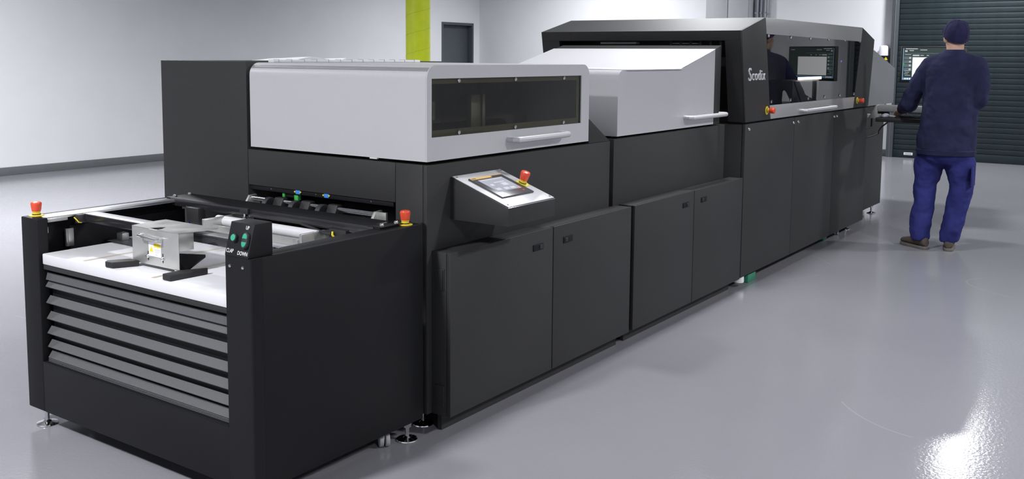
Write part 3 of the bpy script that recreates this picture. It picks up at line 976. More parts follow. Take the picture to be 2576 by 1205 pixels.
paper_pile(3.27, 3.575, 3.62, 3.90, 1.4685, .019, .5, 'curled pile of white paper bulging highest on the charcoal side cabinet')
paper_pile(3.58, 3.84, 3.60, 3.88, 1.4685, .013, .25, 'low pile of white paper sloping away from the taller curled pile')

# ================================================================== FRONT CABINETS
YC = 2.305
def cabinet(x0, x1, xm, label, latches):
    c = thing('side_cabinet', label, 'cabinet', ((x0+x1)/2, (YC+2.398)/2, 0), 'low cabinets along the machine')
    part('body', bx(x0, x1, YC+.022, YS-.001, ZB, .7365, .002), M_DARK, c)
    for a_, b_, (lx, lz, s) in ((x0, xm-.003, latches[0]), (xm+.003, x1, latches[1])):
        dd = part('cabinet_door', bx(a_, b_, YC, YC+.021, ZB, .737, .003), M_DARK, c)
        la = part('latch', bx(lx-.040, lx+.040, YC-.004, YC+.004, lz-.015, lz+.015, .0015), M_BLK, dd)
        part('latch_tongue', bx(lx+s*.018-.012, lx+s*.018+.012, YC-.007, YC-.0035, lz-.009, lz+.009, .0012), M_RUB, dd)
    part('plinth', bx(x0+.035, x1-.005, YS-.022, YS-.002, 0, ZB-.0005, 0), M_VOID, c)  # run full length to stand in for the floor shadow under the cabinet
    return c
c1 = cabinet(2.886, 4.370, 3.628, 'low charcoal cabinet with two doors under the touch panel console', [(3.502, .665, 1), (3.750, .664, -1)])
cabinet(4.409, 5.879, 5.141, 'low charcoal cabinet with two doors below the wedge-shaped silver hood', [(5.025, .667, 1), (5.272, .670, -1)])
for z0 in (.585, .115):
    h_ = part('hinge', bx(2.8825, 2.8865, YC+.030, YC+.075, z0, z0+.085, .001), M_DARK, c1)
    part('hinge_pin', bx(2.881, 2.883, YC+.033, YC+.037, z0+.003, z0+.082, 0), M_STEEL, c1)

# ================================================================== COATING UNIT (module 2)
YM = 2.405
V = thing('coating_unit', 'charcoal middle unit with wedge-shaped silver hood', 'machine', (5.08, 3.0, 0))
part('body', bx(4.352, 5.80, YM, 3.60, ZB, 1.080, .004), M_DARK, V)
part('joint_cover', bx(4.306, 4.352, YM+.05, 3.55, ZB, 1.04, 0), M_VOID, V)
part('base_plinth', bx(4.45, 5.70, YM+.28, 3.50, .0, ZB-.001, 0), M_VOID, V)
foot(V, 4.44, YM+.08, ZB)
foot(V, 5.72, YM+.08, ZB)
part('hood_gap', bx(4.43, 5.80, YM+.06, 3.57, 1.0805, 1.0915, 0), M_VOID, V)
r = .05
HA, HB_ = 4.384, 5.612
zt1 = 1.4325
prof2 = [(HA, 1.092)] + arc(HA+r, zt1-r, r, 180, 90, 8) + [(5.129, zt1), (HB_, 1.5515), (HB_, 1.092)]
H2 = part('hood', prism(B(), [(x, YM, z) for x, z in prof2], (0, 1.175, 0)), M_SILV, V, 30)
H2['label'] = 'silver wedge hood'
part('top_sheet', bx(4.47, 5.132, YM-.016, YM+1.172, zt1+.0005, zt1+.0045, .001), M_SILV, H2)
part('slope_sheet', prism(B(), [(5.120, YM-.003, zt1+.001), (HB_+.001, YM-.003, 1.5525), (HB_+.001, YM-.003, 1.5555), (5.118, YM-.003, zt1+.0045)], (0, 1.18, 0)), M_SILV, H2)
part('handle', handle(B(), 5.19, 5.70, YM, 1.152, .055, .0135), M_SILV, H2)
part('hood_back', prism(B(), [(HB_+.002, YM+.004, 1.0925), (HB_+.002, YM+.004, 1.5525), (5.718, YM+.004, 1.5785), (5.718, YM+.004, 1.0925)], (0, 1.168, 0), .0015), M_DARK, V)

# ================================================================== PRINTING UNIT (module 3)
Wp = thing('printing_unit', 'large charcoal printing unit with angular hood and dark window', 'machine', (7.3, 3.0, 0))
YB = 3.785
part('body', bx(5.892, 8.735, YC+.024, YB, .082, 1.078, .002), M_DARK, Wp)
part('base_plinth', bx(6.32, 8.50, YC+.15, YB-.1, .0, .081, 0), M_VOID, Wp)  # set forward so it makes the shaded gap under the doors dark
for i, (a_, b_) in enumerate(((5.892, 6.826), (6.831, 7.770), (7.775, 8.735))):
    dd = part('door', bx(a_, b_, YC, YC+.022, .082, 1.080, .003), M_DARK, Wp)
    for kx in ((5.946,) if i == 0 else (6.900,) if i == 1 else (7.829,)):
        screw(dd, (kx, YC, 1.045), AX['-y'], 'door_knob', .011, .012, 'knob')
    if i < 2:
        screw(dd, ((6.797, 7.756)[i], YC, 1.044), AX['-y'], 'door_knob', .011, .012, 'knob')
# hood shell
F0, F1, F2 = (5.888, 1.092), (5.782, 1.672), (6.182, 1.767)
K2, K1, K0 = (8.468, 1.767), (8.863, 1.671), (8.755, 1.092)
th = .012
def lerp(a_, b_, t_): return (a_[0]+(b_[0]-a_[0])*t_, a_[1]+(b_[1]-a_[1])*t_)
# front frame with opening on tilted plane
def fpt(y, z):
    t_ = (z-F0[1])/(F1[1]-F0[1])
    return (F0[0]+(F1[0]-F0[0])*t_, y, z)
fo = [fpt(YC+th+.0005, 1.092), fpt(YC+th+.0005, 1.672), fpt(YB, 1.672), fpt(YB, 1.092)]
part('front_jamb', prism(B(), [fpt(YC+th+.0005, 1.092), fpt(YC+th+.0005, 1.610), fpt(2.420, 1.610), fpt(2.420, 1.092)], (.03, 0, .0)), M_DARK, Wp)
part('front_jamb', prism(B(), [fpt(3.655, 1.092), fpt(3.655, 1.610), fpt(YB, 1.610), fpt(YB, 1.092)], (.03, 0, 0)), M_DARK, Wp)
part('front_header', prism(B(), [fpt(YC+th+.0005, 1.6105), fpt(YC+th+.0005, 1.672), fpt(YB, 1.672), fpt(YB, 1.6105)], (.03, 0, 0)), M_DARK, Wp)
for y in (2.52, 3.55):
    p0, p1 = fpt(y, 1.612), fpt(y, 1.671)
    part('panel_seam', prism(B(), [(p0[0]-.0006, y, p0[2]), (p1[0]-.0006, y, p1[2]), (p1[0]-.0006, y+.003, p1[2]), (p0[0]-.0006, y+.003, p0[2])], (.002, 0, 0)), M_VOID, Wp)
part('front_chamfer', prism(B(), [(F1[0], YC+th+.0005, F1[1]+.0004), (F2[0], YC+th+.0005, F2[1]), (F2[0], YC+th+.0005, F2[1]-.012), (F1[0]+.03, YC+th+.0005, F1[1]+.0004)], (0, YB-YC-th, 0)), M_DARK, Wp)
part('roof', bx(F2[0]+.0005, K2[0]-.0005, YC+th+.0005, YB, F2[1]-.014, F2[1], .002), M_DARK, Wp)
part('roof_hatch', bx(6.5, 6.9, 2.85, 3.25, F2[1]+.0005, F2[1]+.006, .001), M_DARK, Wp)
part('back_chamfer', prism(B(), [(K2[0], YC+th+.0005, K2[1]), (K1[0], YC+th+.0005, K1[1]), (K1[0]-.03, YC+th+.0005, K1[1]-.004), (K2[0], YC+th+.0005, K2[1]-.012)], (0, YB-YC-th, 0)), M_DARK, Wp)
part('back_panel', prism(B(), [(K1[0], YC+th+.0005, K1[1]-.0006), (K0[0], YC+th+.0005, K0[1]), (K0[0]-.02, YC+th+.0005, K0[1]), (K1[0]-.03, YC+th+.0005, K1[1]-.0006)], (0, YB-YC-th, 0)), M_DARK, Wp)
part('rear_side', prism(B(), [(x, YB+.0005, z) for x, z in (F0, F1, F2, K2, K1, K0)], (0, .012, 0)), M_DARK, Wp)
# near side columns and window door
WB0, WB1 = (6.337, 1.092), (8.290, 1.092)
part('side_column', prism(B(), [(x, YC, z) for x, z in (F0, F1, F2, WB0)], (0, th, 0), .001), M_DARK, Wp)
part('side_column', prism(B(), [(x, YC, z) for x, z in (WB1, K2, K1, K0)], (0, th, 0), .001), M_DARK, Wp)
WD = thing_wd = None
TL, TR, BL, BR = (6.2065, 1.660), (8.440, 1.648), (6.3155, 1.186), (8.315, 1.184)
e = .002
bm = prism(B(), [(x, YC-.002, z) for x, z in ((F2[0]+e, F2[1]-.0005), (TL[0]+e, TL[1]), (TR[0]-e, TR[1]), (K2[0]-e, K2[1]-.0005))], (0, .014, 0), .0015)
WD = part('window_door', bm, M_SILD, Wp)
part('lower_rail', prism(B(), [(x, YC-.002, z) for x, z in ((BL[0]+e, BL[1]), (WB0[0]+e, WB0[1]+.001), (WB1[0]-e, WB1[1]+.001), (BR[0]-e, BR[1]))], (0, .014, 0), .0015), M_SILD, WD)
part('window_pane', prism(B(), [(x, YC, z) for x, z in ((BL[0]+e, BL[1]+.0005), (TL[0]+e, TL[1]-.0005), (TR[0]-e, TR[1]-.0005), (BR[0]-e, BR[1]+.0005))], (0, .005, 0)), M_GLS3, WD)
for x in (6.246, 6.682, 7.107, 7.539, 7.971, 8.405):
    screw(WD, (x, YC, 1.650-.0), AX['-y'], 'screw_w3', .012, .006)
for x in (6.342, 6.725, 7.112, 7.499, 7.889, 8.289):
    screw(WD, (x, YC, 1.210), AX['-y'], 'screw_w3', .012, .006)
part('handle', handle(B(), 6.92, 7.66, YC-.002, 1.128, .05, .012), M_SILV, WD)
# inside: dark lining, gantry, light bar
M_IN3 = mat('inner_slate', (.10, .105, .11), .55, noise=.1, nscale=10)
part('inner_wall', bx(6.20, 8.45, 2.95, 2.97, 1.09, 1.74, 0), M_IN3, Wp)
part('inner_floor', bx(5.92, 8.74, YC+.03, 3.7, 1.0785, 1.088, 0), M_VOID, Wp)
gn = part('gantry', bx(7.74, 8.42, 2.64, 2.93, 1.10, 1.32, .005), M_CABG, Wp)
part('gantry_skirt', prism(B(), [(7.76, 2.636, 1.315), (8.40, 2.636, 1.315), (8.20, 2.636, 1.13), (7.96, 2.636, 1.13)], (0, -.006, 0)), M_CABG, gn)
part('light_bar', bx(7.84, 8.425, 2.62, 2.635, 1.325, 1.348, .004), M_LED, Wp)
part('indicator', lathe([(.008, 0), (.008, .004), (0, .006)], 16, mtx=Matrix.Translation((8.39, 2.45, 1.481)) @ Matrix.Rotation(PI/2, 4, 'X')), M_BLED, Wp)
part('inner_post', bx(8.375, 8.41, 2.451, 2.50, 1.09, 1.70, .003), M_IN3, Wp)
# paper tray glimpsed in the slot above the middle hood
part('slot_tray', bx(5.845, 5.90, 3.077, 3.351, 1.590, 1.603, .002), M_CABG, Wp)
part('slot_rack', bx(5.85, 5.89, 2.64, 2.82, 1.590, 1.596, .001), M_CABG, Wp)
for k in range(6):
    part('rack_tooth', bx(5.84, 5.848, 2.46+k*.07, 2.475+k*.07, 1.580, 1.606, .001), M_DARK, Wp)
part('inner_baffle', bx(6.10, 6.12, 2.33, 3.78, 1.09, 1.72, 0), M_VOID, Wp)
# emergency stops and logo
estop(Wp, (6.262, YC, 1.154), AX['-y'])
estop(Wp, (8.40, YC, 1.151), AX['-y'])
lm = frame((6.06, YC-.003, 1.388), (1, 0, 0), (0, 0, 1))
for k, (ch, dx, s, dz) in enumerate((('S', -.128, .12, .004), ('c', -.072, .095, 0), ('o', -.018, .095, 0), ('d', .036, .095, 0), ('i', .076, .095, 0), ('x', .118, .095, 0))):
    part('logo_letter', text_bm(ch, s, lm @ Matrix.Translation((dx, dz, 0)), .003), M_LOGO, Wp)
# feet
foot(Wp, 8.62, 2.42, .081)
gm = part('machine_mount', bx(6.12, 6.26, YC+.035, YC+.11, .0, .058, .006), M_GRNM, Wp)
part('mount_bolt', lathe([(.012, .055), (.012, .081)], 8, mtx=Matrix.Translation((6.20, YC+.07, 0))), M_STEEL, gm)
part('mount_pad', lathe([(.034, .0), (.036, .006), (.034, .05)], 20, mtx=Matrix.Translation((5.985, YC+.05, .031))), M_PAPER, Wp)
part('machine_mount', bx(7.95, 8.05, YC+.10, YC+.18, .002, .055, .006), M_GRNM, Wp)
caster(Wp, 8.30, YC+.10, .081, .4)

# ================================================================== DELIVERY UNIT
YE = 2.450
D = thing('delivery_unit', 'charcoal delivery unit with sloped grey hood at the machine end', 'machine', (9.35, 3.1, 0))
part('body', bx(8.76, 9.90, YE, 3.70, .08, 1.055, .003), M_DARK, D)
hp = [(9.30, 1.062), (9.43, 1.585), (10.235, 1.414), (10.235, 1.062)]
hd = part('hood', prism(B(), [(x, YE, z) for x, z in hp], (0, 1.2, 0), .002), M_GREYP, D)
part('hood_edge', prism(B(), [(9.270, YE-.002, 1.062), (9.400, YE-.002, 1.585), (9.429, YE-.002, 1.585), (9.299, YE-.002, 1.062)], (0, .02, 0)), M_GREYP, D)
part('rear_link', bx(8.90, 9.28, 2.60, 3.6, 1.056, 1.50, 0), M_DARK, D)
part('plinth', bx(8.80, 9.80, YE+.12, 3.6, .01, .0795, 0), M_VOID, D)
foot(D, 9.70, YE+.03, .08)
caster(D, 9.42, YE+.045, .08, .2)
part('outlet_trim', bx(9.96, 10.16, YE-.004, YE+.02, 1.040, 1.0615, .002), M_WHT, D)
# U-shaped black frame on the end panel
bm = B()
for x0, x1, z0, z1 in ((9.16, 9.19, .862, .975), (9.43, 9.50, .862, .975), (9.16, 9.50, .965, .985), (9.16, 9.50, .855, .865)):
    box(bm, x0, x1, YE-.012, YE, z0, z1, .002)
part('cable_frame', bm, M_RUB, D)

# ================================================================== OPERATOR STATION
A = thing('keyboard_tray', 'grey padded keyboard tray on swing arm in front of the worker', 'tray', (8.72, 2.0, 1.0))
part('wrist_pad', bx(8.63, 8.72, 1.55, 2.20, 1.050, 1.110, .016), mat('grey_tray_plastic', (.30, .31, .31), .5, noise=.04), A)
part('tray_plate', bx(8.48, 8.93, 1.52, 2.17, .972, 1.010, .008), M_RUB, A)
for y in (1.56, 2.13):
    part('spacer', bx(8.66, 8.71, y-.02, y+.02, 1.0105, 1.052, .003), M_RUB, A)
part('arm_bracket', prism(B(), [(8.74, 2.30, .985), (8.74, 2.235, 1.105), (8.74, 2.205, 1.108), (8.74, 2.195, .985)], (.05, 0, 0), .002), M_ALU, A)
part('swing_arm', bx(8.765, 8.80, 2.29, 2.447, .985, 1.02, .003), M_ALU, A)
part('pad_bracket', bx(8.70, 8.745, 2.15, 2.21, 1.03, 1.07, .003), M_RUB, A)
kb = thing('keyboard', 'black keyboard lying on the lower tray plate', 'keyboard', (8.55, 1.80, 1.0105))
part('case', bx(8.515, 8.640, 1.58, 2.02, 1.0105, 1.022, .003), M_RUB, kb)
kme = shared('key', lambda: box(bmesh.new(), -.0075, .0075, -.0075, .0075, 0, .004, .001), M_BLK)
for i in range(6):
    for j in range(22):
        inst('keycap', kme, M_BLK, kb, (8.528+i*.0195, 1.595+j*.0195, 1.0221))
ms = top('computer_mouse', lathe([(.028, 0), (.032, .008), (.028, .022), (.014, .032), (0, .034)], 20, mtx=Matrix.Translation((8.54, 2.10, 1.0105)) @ Matrix.Diagonal((1.5, 1, 1, 1))), mat('pale_mouse_plastic', (.42, .44, .52), .4, noise=.02), 'pale grey computer mouse on the tray next to the keyboard', 'mouse')
# monitor on a pole
mo = thing('monitor', 'black widescreen monitor showing a white document before the worker', 'monitor', (8.72, 1.77, 1.3))
MX = 8.667
part('casing', bx(MX, MX+.045, 1.500, 2.026, 1.303, 1.612, .006), M_RUB, mo)
part('back_mount', bx(MX+.045, MX+.06, 1.70, 1.80, 1.40, 1.52, .002), M_RUB, mo)
part('pole', bx(MX+.060, MX+.090, 1.735, 1.765, 1.0105, 1.50, .004), M_RUB, mo)
part('pole_foot', bx(MX+.03, MX+.092, 1.70, 1.80, 1.0102, 1.018, .002), M_RUB, mo)
SW, SHH = 2.014-1.512, 1.600-1.328
def scr(u0, u1, v0, v1, mm, name, lay):
    """u from screen left (high Y) to right, v from top down; fractions"""
    y1, y0 = 2.014-u0*SW, 2.014-u1*SW
    z1, z0 = 1.600-v0*SHH, 1.600-v1*SHH
    return bx(MX-.0008-lay*.0005, MX-.0004-lay*.0005, y0, y1, z0, z1, 0)
sp = part('screen', scr(0, 1, 0, 1, M_SBG, '', 0), M_SBG, mo)
items = [('document', .155, .80, .295, .905, M_SWH)]
items += [('side_strip', 0, .012, .02, .97, M_SBL), ('taskbar', .0, 1, .93, 1, M_SBL), ('ruler', .02, .62, .165, .182, M_SMD), ('title_text', .04, .23, .022, .045, M_STX),
          ('menu_text', .03, .07, .08, .13, M_STX), ('menu_text', .10, .17, .078, .10, M_STX), ('menu_text', .27, .38, .056, .076, M_STX), ('menu_text', .88, .97, .056, .076, M_STX),
          ('tab', .155, .26, .215, .258, M_STX), ('tab_text', .275, .33, .225, .245, M_STX), ('tab_text', .375, .41, .225, .245, M_STX), ('tab_text', .485, .52, .225, .245, M_STX),
          ('panel_text', .03, .13, .208, .222, M_STX), ('status_mark', .008, .028, .47, .56, M_SGR)]
for k in range(4):
    items += [('thumbnail', .02, .145, .27+k*.118, .365+k*.118, M_SMD), ('thumb_text', .10, .13, .29+k*.118, .34+k*.118, M_STX)]
for k in range(4):
    items += [('list_text', .03+.01*(k % 2), .13-.02*(k % 3), .71+k*.047, .722+k*.047, M_STX)]
for k in range(4):
    items += [('task_icon', .04+.035*k, .06+.035*k, .942, .985, M_SWH)]
for nm, u0, u1, v0, v1, mm in items:
    lay = 1 if nm in ('document', 'side_strip', 'taskbar', 'ruler', 'thumbnail', 'tab') else 2
    part(nm, scr(u0, u1, v0, v1, mm, nm, lay), mm, sp)
piv = Vector((MX, 2.026, 0))
turn = math.radians(22)
l0 = mo.location.copy()
nl = piv+Matrix.Rotation(turn, 3, 'Z') @ Vector((l0.x-piv.x, l0.y-piv.y, 0))
mo.location = (nl.x, nl.y, l0.z)
mo.rotation_euler = (0, 0, turn)
# cable
bm = B()
tube(bm, [(8.90, 2.14, .968), (8.93, 2.17, .95), (9.0, 2.24, .90), (9.3, 2.34, .84), (9.62, 2.425, .79), (9.5, 2.440, .775), (9.3, 2.441, .775), (9.16, 2.442, .79)], .007, 10)
cb = top('cable', bm, M_RUB, 'black cable drooping from keyboard tray to the machine end', 'cable')

# ================================================================== PERSON
PX, PY = 8.16, 1.53
P = thing('person', 'person in navy sweatshirt, blue trousers and navy cap working at the monitor', 'person', (PX, PY, 0))
def ring_loft(bm, rings, seg=20):
    """rings: (center, rx_vec, ry_vec)"""
    vs = []
    for c, a_, b_ in rings:
        c, a_, b_ = Vector(c), Vector(a_), Vector(b_)
        vs.append([bm.verts.new(c+a_*math.cos(2*PI*k/seg)+b_*math.sin(2*PI*k/seg)) for k in range(seg)])
    for i in range(len(vs)-1):
        for k in range(seg):
            bm.faces.new((vs[i][k], vs[i][(k+1) % seg], vs[i+1][(k+1) % seg], vs[i+1][k]))
    bm.faces.new(vs[0][::-1])
    bm.faces.new(vs[-1])
    return bm
def zr(c, rx, ry, yaw=.12):
    ca, sa = math.cos(yaw), math.sin(yaw)
    return (c, (rx*ca, rx*sa, 0), (-ry*sa, ry*ca, 0))
def ball(bm, c, r_, m=None):
    t = bmesh.new()
    bmesh.ops.create_uvsphere(t, u_segments=20, v_segments=14, radius=1)
    s = r_ if isinstance(r_, (tuple, list)) else (r_, r_, r_)
    mt = Matrix.Translation(c) @ (m if m is not None else Matrix.Identity(4)) @ Matrix.Diagonal((*s, 1))
    merge(bm, t, mt)
def limb(bm, pts, rads):
    for i in range(len(pts)-1):
        a_, b_ = Vector(pts[i]), Vector(pts[i+1])
        n_ = max(2, int((b_-a_).length/.02))
        tube(bm, [a_.lerp(b_, k/n_) for k in range(n_+1)], [rads[i]+(rads[i+1]-rads[i])*k/n_ for k in range(n_+1)], 16)
    for p_, r_ in zip(pts, rads):
        ball(bm, p_, r_*.995)
def remeshed(name, bm, vox, m, parent, smooth=6, disp=0., dscale=.12, seed=0):
    me = bpy.data.meshes.new('tmp')
    bmesh.ops.recalc_face_normals(bm, faces=bm.faces[:])
    bm.to_mesh(me)
    bm.free()
    ob = bpy.data.objects.new('tmp', me)
    COL.objects.link(ob)
    md = ob.modifiers.new('r', 'REMESH')
    md.mode = 'VOXEL'
    md.voxel_size = vox
    if smooth:
        s_ = ob.modifiers.new('s', 'SMOOTH')
        s_.factor = .5
        s_.iterations = smooth
    if disp:
        tx = bpy.data.textures.new('fold'+name, 'CLOUDS')
        tx.noise_scale = dscale
        tx.noise_depth = 2
        dm = ob.modifiers.new('d', 'DISPLACE')
        dm.texture = tx
        dm.texture_coords = 'GLOBAL'
        dm.strength = disp
        dm.mid_level = .5
    dg = bpy.context.evaluated_depsgraph_get()
    me2 = bpy.data.meshes.new_from_object(ob.evaluated_get(dg))
    bpy.data.objects.remove(ob)
    me2.name = name
    t = bmesh.new()
    t.from_mesh(me2)
    bpy.data.meshes.remove(me2)
    return part(name, t, m, parent, 180)

# skeleton points (world)
hipL, hipR = (8.17, 1.617, .90), (8.17, 1.455, .90)
kneL, kneR = (8.20, 1.690, .49), (8.20, 1.420, .49)
ankL, ankR = (8.135, 1.680, .09), (8.19, 1.490, .09)
shL, shR = (8.20, 1.688, 1.452), (8.20, 1.355, 1.450)
elL, elR = (8.25, 1.852, 1.145), (8.22, 1.332, 1.185)
wrL, wrR = (8.43, 1.945, 1.095), (8.45, 1.47, 1.105)
HC = Vector((8.225, 1.523, 1.675))
HY = .52       # head yaw
hm = Matrix.Rotation(HY, 4, 'Z')
bm = B()
# head
ball(bm, HC+Vector((0, 0, .02)), (.098, .076, .105), hm)
ball(bm, HC+hm.to_3x3() @ Vector((.028, 0, -.05)), (.070, .060, .075), hm)
ball(bm, HC+hm.to_3x3() @ Vector((.062, 0, -.095)), (.028, .030, .025), hm)
ball(bm, HC+hm.to_3x3() @ Vector((.105, 0, -.020)), (.018, .013, .024), hm)
ball(bm, HC+hm.to_3x3() @ Vector((.094, 0, .012)), (.012, .009, .03), hm)
ball(bm, HC+hm.to_3x3() @ Vector((.088, 0, -.062)), (.012, .024, .008), hm)
for s in (1, -1):
    ball(bm, HC+hm.to_3x3() @ Vector((.088, s*.033, .030)), (.012, .022, .008), hm)
    ball(bm, HC+hm.to_3x3() @ Vector((-.002, s*.080, -.012)), (.020, .010, .033), hm @ Matrix.Rotation(s*.35, 4, 'Z'))
limb(bm, [(8.195, 1.520, 1.46), (8.205, 1.521, 1.54), (8.213, 1.522, 1.63)], [.066, .064, .064])
# torso + limbs inside the clothes
ring_loft(bm, [zr((8.17, 1.535, .84), .10, .15), zr((8.18, 1.53, 1.0), .10, .145), zr((8.19, 1.52, 1.2), .11, .165), zr((8.19, 1.515, 1.38), .10, .17), zr((8.195, 1.517, 1.47), .07, .09)])
for h_, k_, a_ in ((hipL, kneL, ankL), (hipR, kneR, ankR)):
    limb(bm, [h_, k_, a_], [.085, .055, .042])
for s_, e_, w_ in ((shL, elL, wrL), (shR, elR, wrR)):
    limb(bm, [s_, e_, w_], [.055, .042, .029])
# feet
for a_, yw in ((ankL, .85), (ankR, .12)):
    dv = Vector((math.cos(yw), math.sin(yw), 0))
    limb(bm, [Vector(a_)+Vector((0, 0, -.045)), Vector(a_)+dv*.13+Vector((0, 0, -.055))], [.032, .026])
# hands: palm + five fingers each
def hand(bm, wr, fwd, left, curl):
    wr, fwd = Vector(wr), Vector(fwd).normalized()
    lat = fwd.cross(Vector((0, 0, 1))).normalized()      # to the hand's right
    if left: thumb = lat
    else: thumb = -lat
    dnv = Vector((0, 0, -1))
    pc = wr+fwd*.055+dnv*.012
    mt = Matrix((fwd, lat, Vector((0, 0, 1)))).transposed().to_4x4()
    ball(bm, pc, (.048, .038, .016), mt)
    limb(bm, [wr, wr+fwd*.03+dnv*.006], [.028, .024])
    for k, (off, ln) in enumerate(((.028, .070), (.010, .080), (-.009, .075), (-.027, .060))):
        b0 = wr+fwd*.088+thumb*off+dnv*.016
        p1 = b0+(fwd*.9+dnv*curl*.45+thumb*off*2).normalized()*ln*.45
        p2 = p1+(fwd*.6+dnv*curl).normalized()*ln*.33
        p3 = p2+(fwd*.35+dnv*curl*1.1).normalized()*ln*.26
        limb(bm, [b0-fwd*.02, b0, p1, p2, p3], [.0095, .0092, .0088, .008, .0072])
    b0 = wr+fwd*.035+thumb*.028+dnv*.014
    p1 = b0+(fwd*.6+thumb*.7+dnv*.3).normalized()*.036
    p2 = p1+(fwd*.85+thumb*.2+dnv*.45).normalized()*.030
    limb(bm, [b0-fwd*.012-thumb*.012, b0, p1, p2], [.013, .012, .0105, .009])
hand(bm, Vector(wrL)+Vector((.015, .008, -.002)), (.75, .35, -.12), True, .42)
hand(bm, Vector(wrR)+Vector((.015, .01, -.002)), (.85, .35, -.10), False, .42)
body = remeshed('body', bm, .0055, M_SKIN, P, 3)
# eyes, brows and mouth
for s in (1, -1):
    t = bmesh.new()
    ball(t, HC+hm.to_3x3() @ Vector((.0905, s*.032, .012)), (.010, .013, .009), hm)
    ey = part('eye', t, M_PAPER, P)
    t = bmesh.new()
    ball(t, HC+hm.to_3x3() @ Vector((.0985, s*.032, .012)), (.004, .0055, .0055), hm)
    part('iris', t, M_RUB, ey)
t = bmesh.new()
ball(t, HC+hm.to_3x3() @ Vector((.0985, 0, -.063)), (.003, .022, .004), hm)
part('mouth', t, mat('lips', (.42, .16, .13), .5, noise=.05), P)
# hair: shell round the lower back of the skull
bm = B()
ball(bm, HC+hm.to_3x3() @ Vector((-.006, 0, .008)), (.0975, .0785, .098), hm)
bmesh.ops.bisect_plane(bm, geom=bm.verts[:]+bm.edges[:]+bm.faces[:], plane_co=HC+Vector((0, 0, -.055)), plane_no=(0, 0, -1), clear_outer=True)
bmesh.ops.bisect_plane(bm, geom=bm.verts[:]+bm.edges[:]+bm.faces[:], plane_co=HC+hm.to_3x3() @ Vector((.01, 0, -.02)), plane_no=hm.to_3x3() @ Vector((1, 0, -.25)), clear_outer=True)
part('hair', bm, M_HAIR, P, 60)
# sweatshirt
bm = B()
ring_loft(bm, [zr((8.155, 1.540, .775), .148, .208), zr((8.155, 1.540, .80), .158, .218), zr((8.165, 1.538, .92), .154, .215), zr((8.175, 1.532, 1.08), .146, .207), zr((8.185, 1.525, 1.22), .146, .208),
               zr((8.19, 1.520, 1.34), .142, .215), zr((8.19, 1.520, 1.42), .128, .205), zr((8.192, 1.520, 1.48), .112, .180), zr((8.195, 1.520, 1.53), .090, .125), zr((8.198, 1.520, 1.56), .078, .084)], 28)
for s_, dy in ((shL, .07), (shR, -.07)):
    limb(bm, [(8.195, 1.520+dy*.6, 1.495), (8.197, 1.520+dy*1.4, 1.478), s_], [.068, .074, .080])
limb(bm, [shL, Vector(shL).lerp(elL, .5)+Vector((0, .014, .0)), elL, Vector(elL).lerp(wrL, .5), wrL], [.080, .076, .068, .056, .045])
limb(bm, [shR, Vector(shR).lerp(elR, .5)+Vector((0, -.016, 0)), elR, Vector(elR).lerp(wrR, .5), wrR], [.080, .076, .068, .056, .045])
sw = remeshed('sweatshirt', bm, .010, M_NAVY, P, 14, .024, .10)
bm = B()
ring_loft(bm, [zr((8.156, 1.540, .755), .148, .208), zr((8.156, 1.540, .761), .156, .216), zr((8.156, 1.540, .795), .160, .2205), zr((8.157, 1.540, .806), .152, .210)], 36)
part('hem_band', bm, M_NAVY, sw)
bm = B()
ring_loft(bm, [zr((8.198, 1.520, 1.535), .086, .094), zr((8.200, 1.521, 1.548), .082, .086), zr((8.204, 1.521, 1.574), .073, .075), zr((8.205, 1.521, 1.580), .066, .068)], 32)
part('collar', bm, M_NAVY, sw)
# trousers
bm = B()
ring_loft(bm, [zr((8.155, 1.540, .90), .112, .165), zr((8.155, 1.540, .84), .122, .176), zr((8.155, 1.540, .78), .138, .192), zr((8.16, 1.540, .73), .134, .190), zr((8.165, 1.542, .69), .110, .15)], 26)
def leg(bm, h_, k_, a_, kick):
    h_, k_, a_ = Vector(h_), Vector(k_), Vector(a_)
    pts = [h_+Vector((0, 0, -.10)), h_.lerp(k_, .5), k_, k_.lerp(a_, .35), k_.lerp(a_, .7)+Vector(kick)*.5, a_+Vector((0, 0, .06))+Vector(kick), a_+Vector((0, 0, -.02))+Vector(kick)*.6]
    rad = [(.120, .116), (.116, .117), (.094, .086), (.088, .082), (.088, .084), (.085, .080), (.078, .070)]
    n_ = []
    for i in range(len(pts)-1):
        for k in range(5):
            t_ = k/5
            c = pts[i].lerp(pts[i+1], t_)
            wv = 0
            n_.append(zr(c, rad[i][0]+(rad[i+1][0]-rad[i][0])*t_+wv, rad[i][1]+(rad[i+1][1]-rad[i][1])*t_+wv))
    n_.append(zr(pts[-1], *rad[-1]))
    ring_loft(bm, n_, 22)
leg(bm, hipL, kneL, ankL, (-.005, .022, 0))
leg(bm, hipR, kneR, ankR, (-.012, -.012, 0))
tr = remeshed('trousers', bm, .010, M_TROU, P, 6, .030, .10)
bm = B()
box(bm, 8.10, 8.24, -.004, .006, -.075, .075, .003)
bmesh.ops.translate(bm, verts=bm.verts[:], vec=(-.02, 1.330, .60))
part('cargo_pocket', bm, M_TROU, tr)
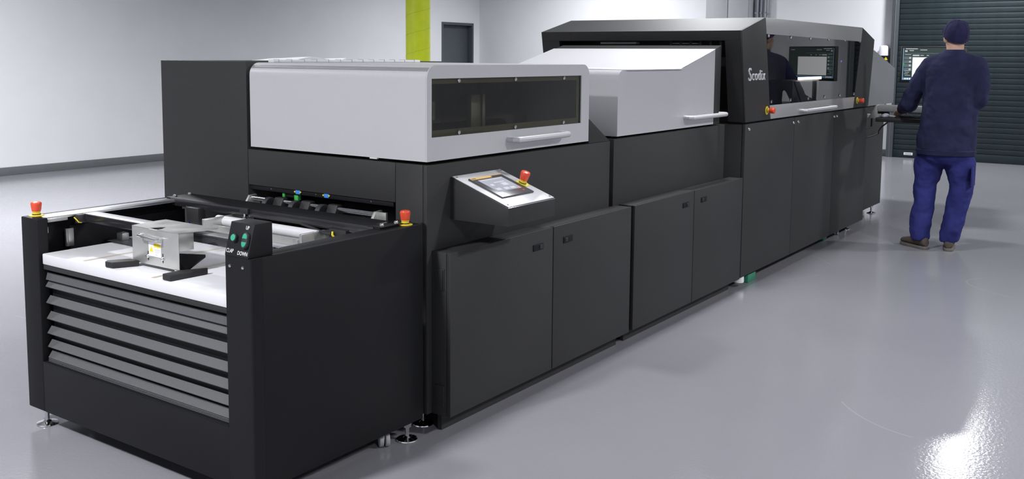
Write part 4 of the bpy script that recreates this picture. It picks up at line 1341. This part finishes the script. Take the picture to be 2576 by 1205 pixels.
# shoes
def shoe(ank, yw):
    a_ = Vector(ank)
    mt = Matrix.Translation((a_.x, a_.y, 0)) @ Matrix.Rotation(yw, 4, 'Z')
    bm = B()
    rr = []
    for x, ry, h_ in ((-.075, .022, .055), (-.065, .034, .075), (-.03, .038, .085), (.03, .040, .080), (.09, .046, .065), (.14, .045, .052), (.18, .033, .042), (.20, .015, .03)):
        rr.append((mt @ Vector((x, 0, .018+h_/2)), mt.to_3x3() @ Vector((0, ry, 0)), Vector((0, 0, h_/2))))
    ring_loft(bm, rr, 18)
    s_ = remeshed('shoe', bm, .006, M_SHOE, P, 4)
    pts = []
    for x, ry in ((-.082, .012), (-.075, .028), (-.04, .038), (.03, .040), (.09, .047), (.14, .046), (.185, .034), (.208, .012)):
        pts.append((x, ry))
    outline = [mt @ Vector((x, ry, .001)) for x, ry in pts]+[mt @ Vector((x, -ry, .001)) for x, ry in pts[::-1]]
    part('sole', prism(B(), outline, (0, 0, .022), .003), M_SOLE, s_)
    return s_
shoe((8.125, 1.690), .95)
shoe((8.185, 1.485), .15)
# cap
bm = B()
cc = HC+Vector((0, 0, .02))
tilt = Matrix.Rotation(.16, 4, 'Y')
cmx = Matrix.Translation(cc) @ hm @ Matrix.Rotation(-.36, 4, 'Y')
prof = [(.99, -.022), (1.0, 0.0), (.985, .03), (.94, .058), (.85, .082), (.70, .100), (.48, .112), (.22, .1175), (0, .119)]
seg = 36
rings = []
for rr_, z in prof:
    if rr_ == 0:
        rings.append([bm.verts.new(cmx @ Vector((0, 0, z)))])
    else:
        rings.append([bm.verts.new(cmx @ Vector((.112*rr_*math.cos(2*PI*k/seg)-.004, .091*rr_*math.sin(2*PI*k/seg), z+(-.010*max(0, -math.cos(2*PI*k/seg)) if z < .03 else 0)))) for k in range(seg)])
for i in range(len(rings)-1):
    for k in range(seg):
        j = (k+1) % seg
        if len(rings[i+1]) > 1: bm.faces.new((rings[i][k], rings[i][j], rings[i+1][j], rings[i+1][k]))
        else: bm.faces.new((rings[i][k], rings[i][j], rings[i+1][0]))
cap = part('cap', bm, M_CAP, P, 60)
bm = B()
pts = [(.09*math.cos(a_)+.02+.075*max(0, math.cos(a_)), .085*math.sin(a_)) for a_ in [(-PI/2)+PI*k/14 for k in range(15)]]
prism(bm, [cmx @ Vector((x, y, -.006-.25*y*y*4*.4)) for x, y in pts], cmx.to_3x3() @ Vector((0, 0, .004)))
part('peak', bm, M_CAP, cap)
part('cap_button', lathe([(.008, .117), (.008, .121), (0, .124)], 12, mtx=cmx), M_CAP, cap)
for k in range(6):
    a_ = PI/6+k*PI/3
    bm = B()
    tube(bm, [cmx @ Vector((.1125*rr_*math.cos(a_)-.004, .0915*rr_*math.sin(a_), z)) for rr_, z in prof[1:-1]], .0016, 5)
    part('panel_seam', bm, M_CAP, cap)
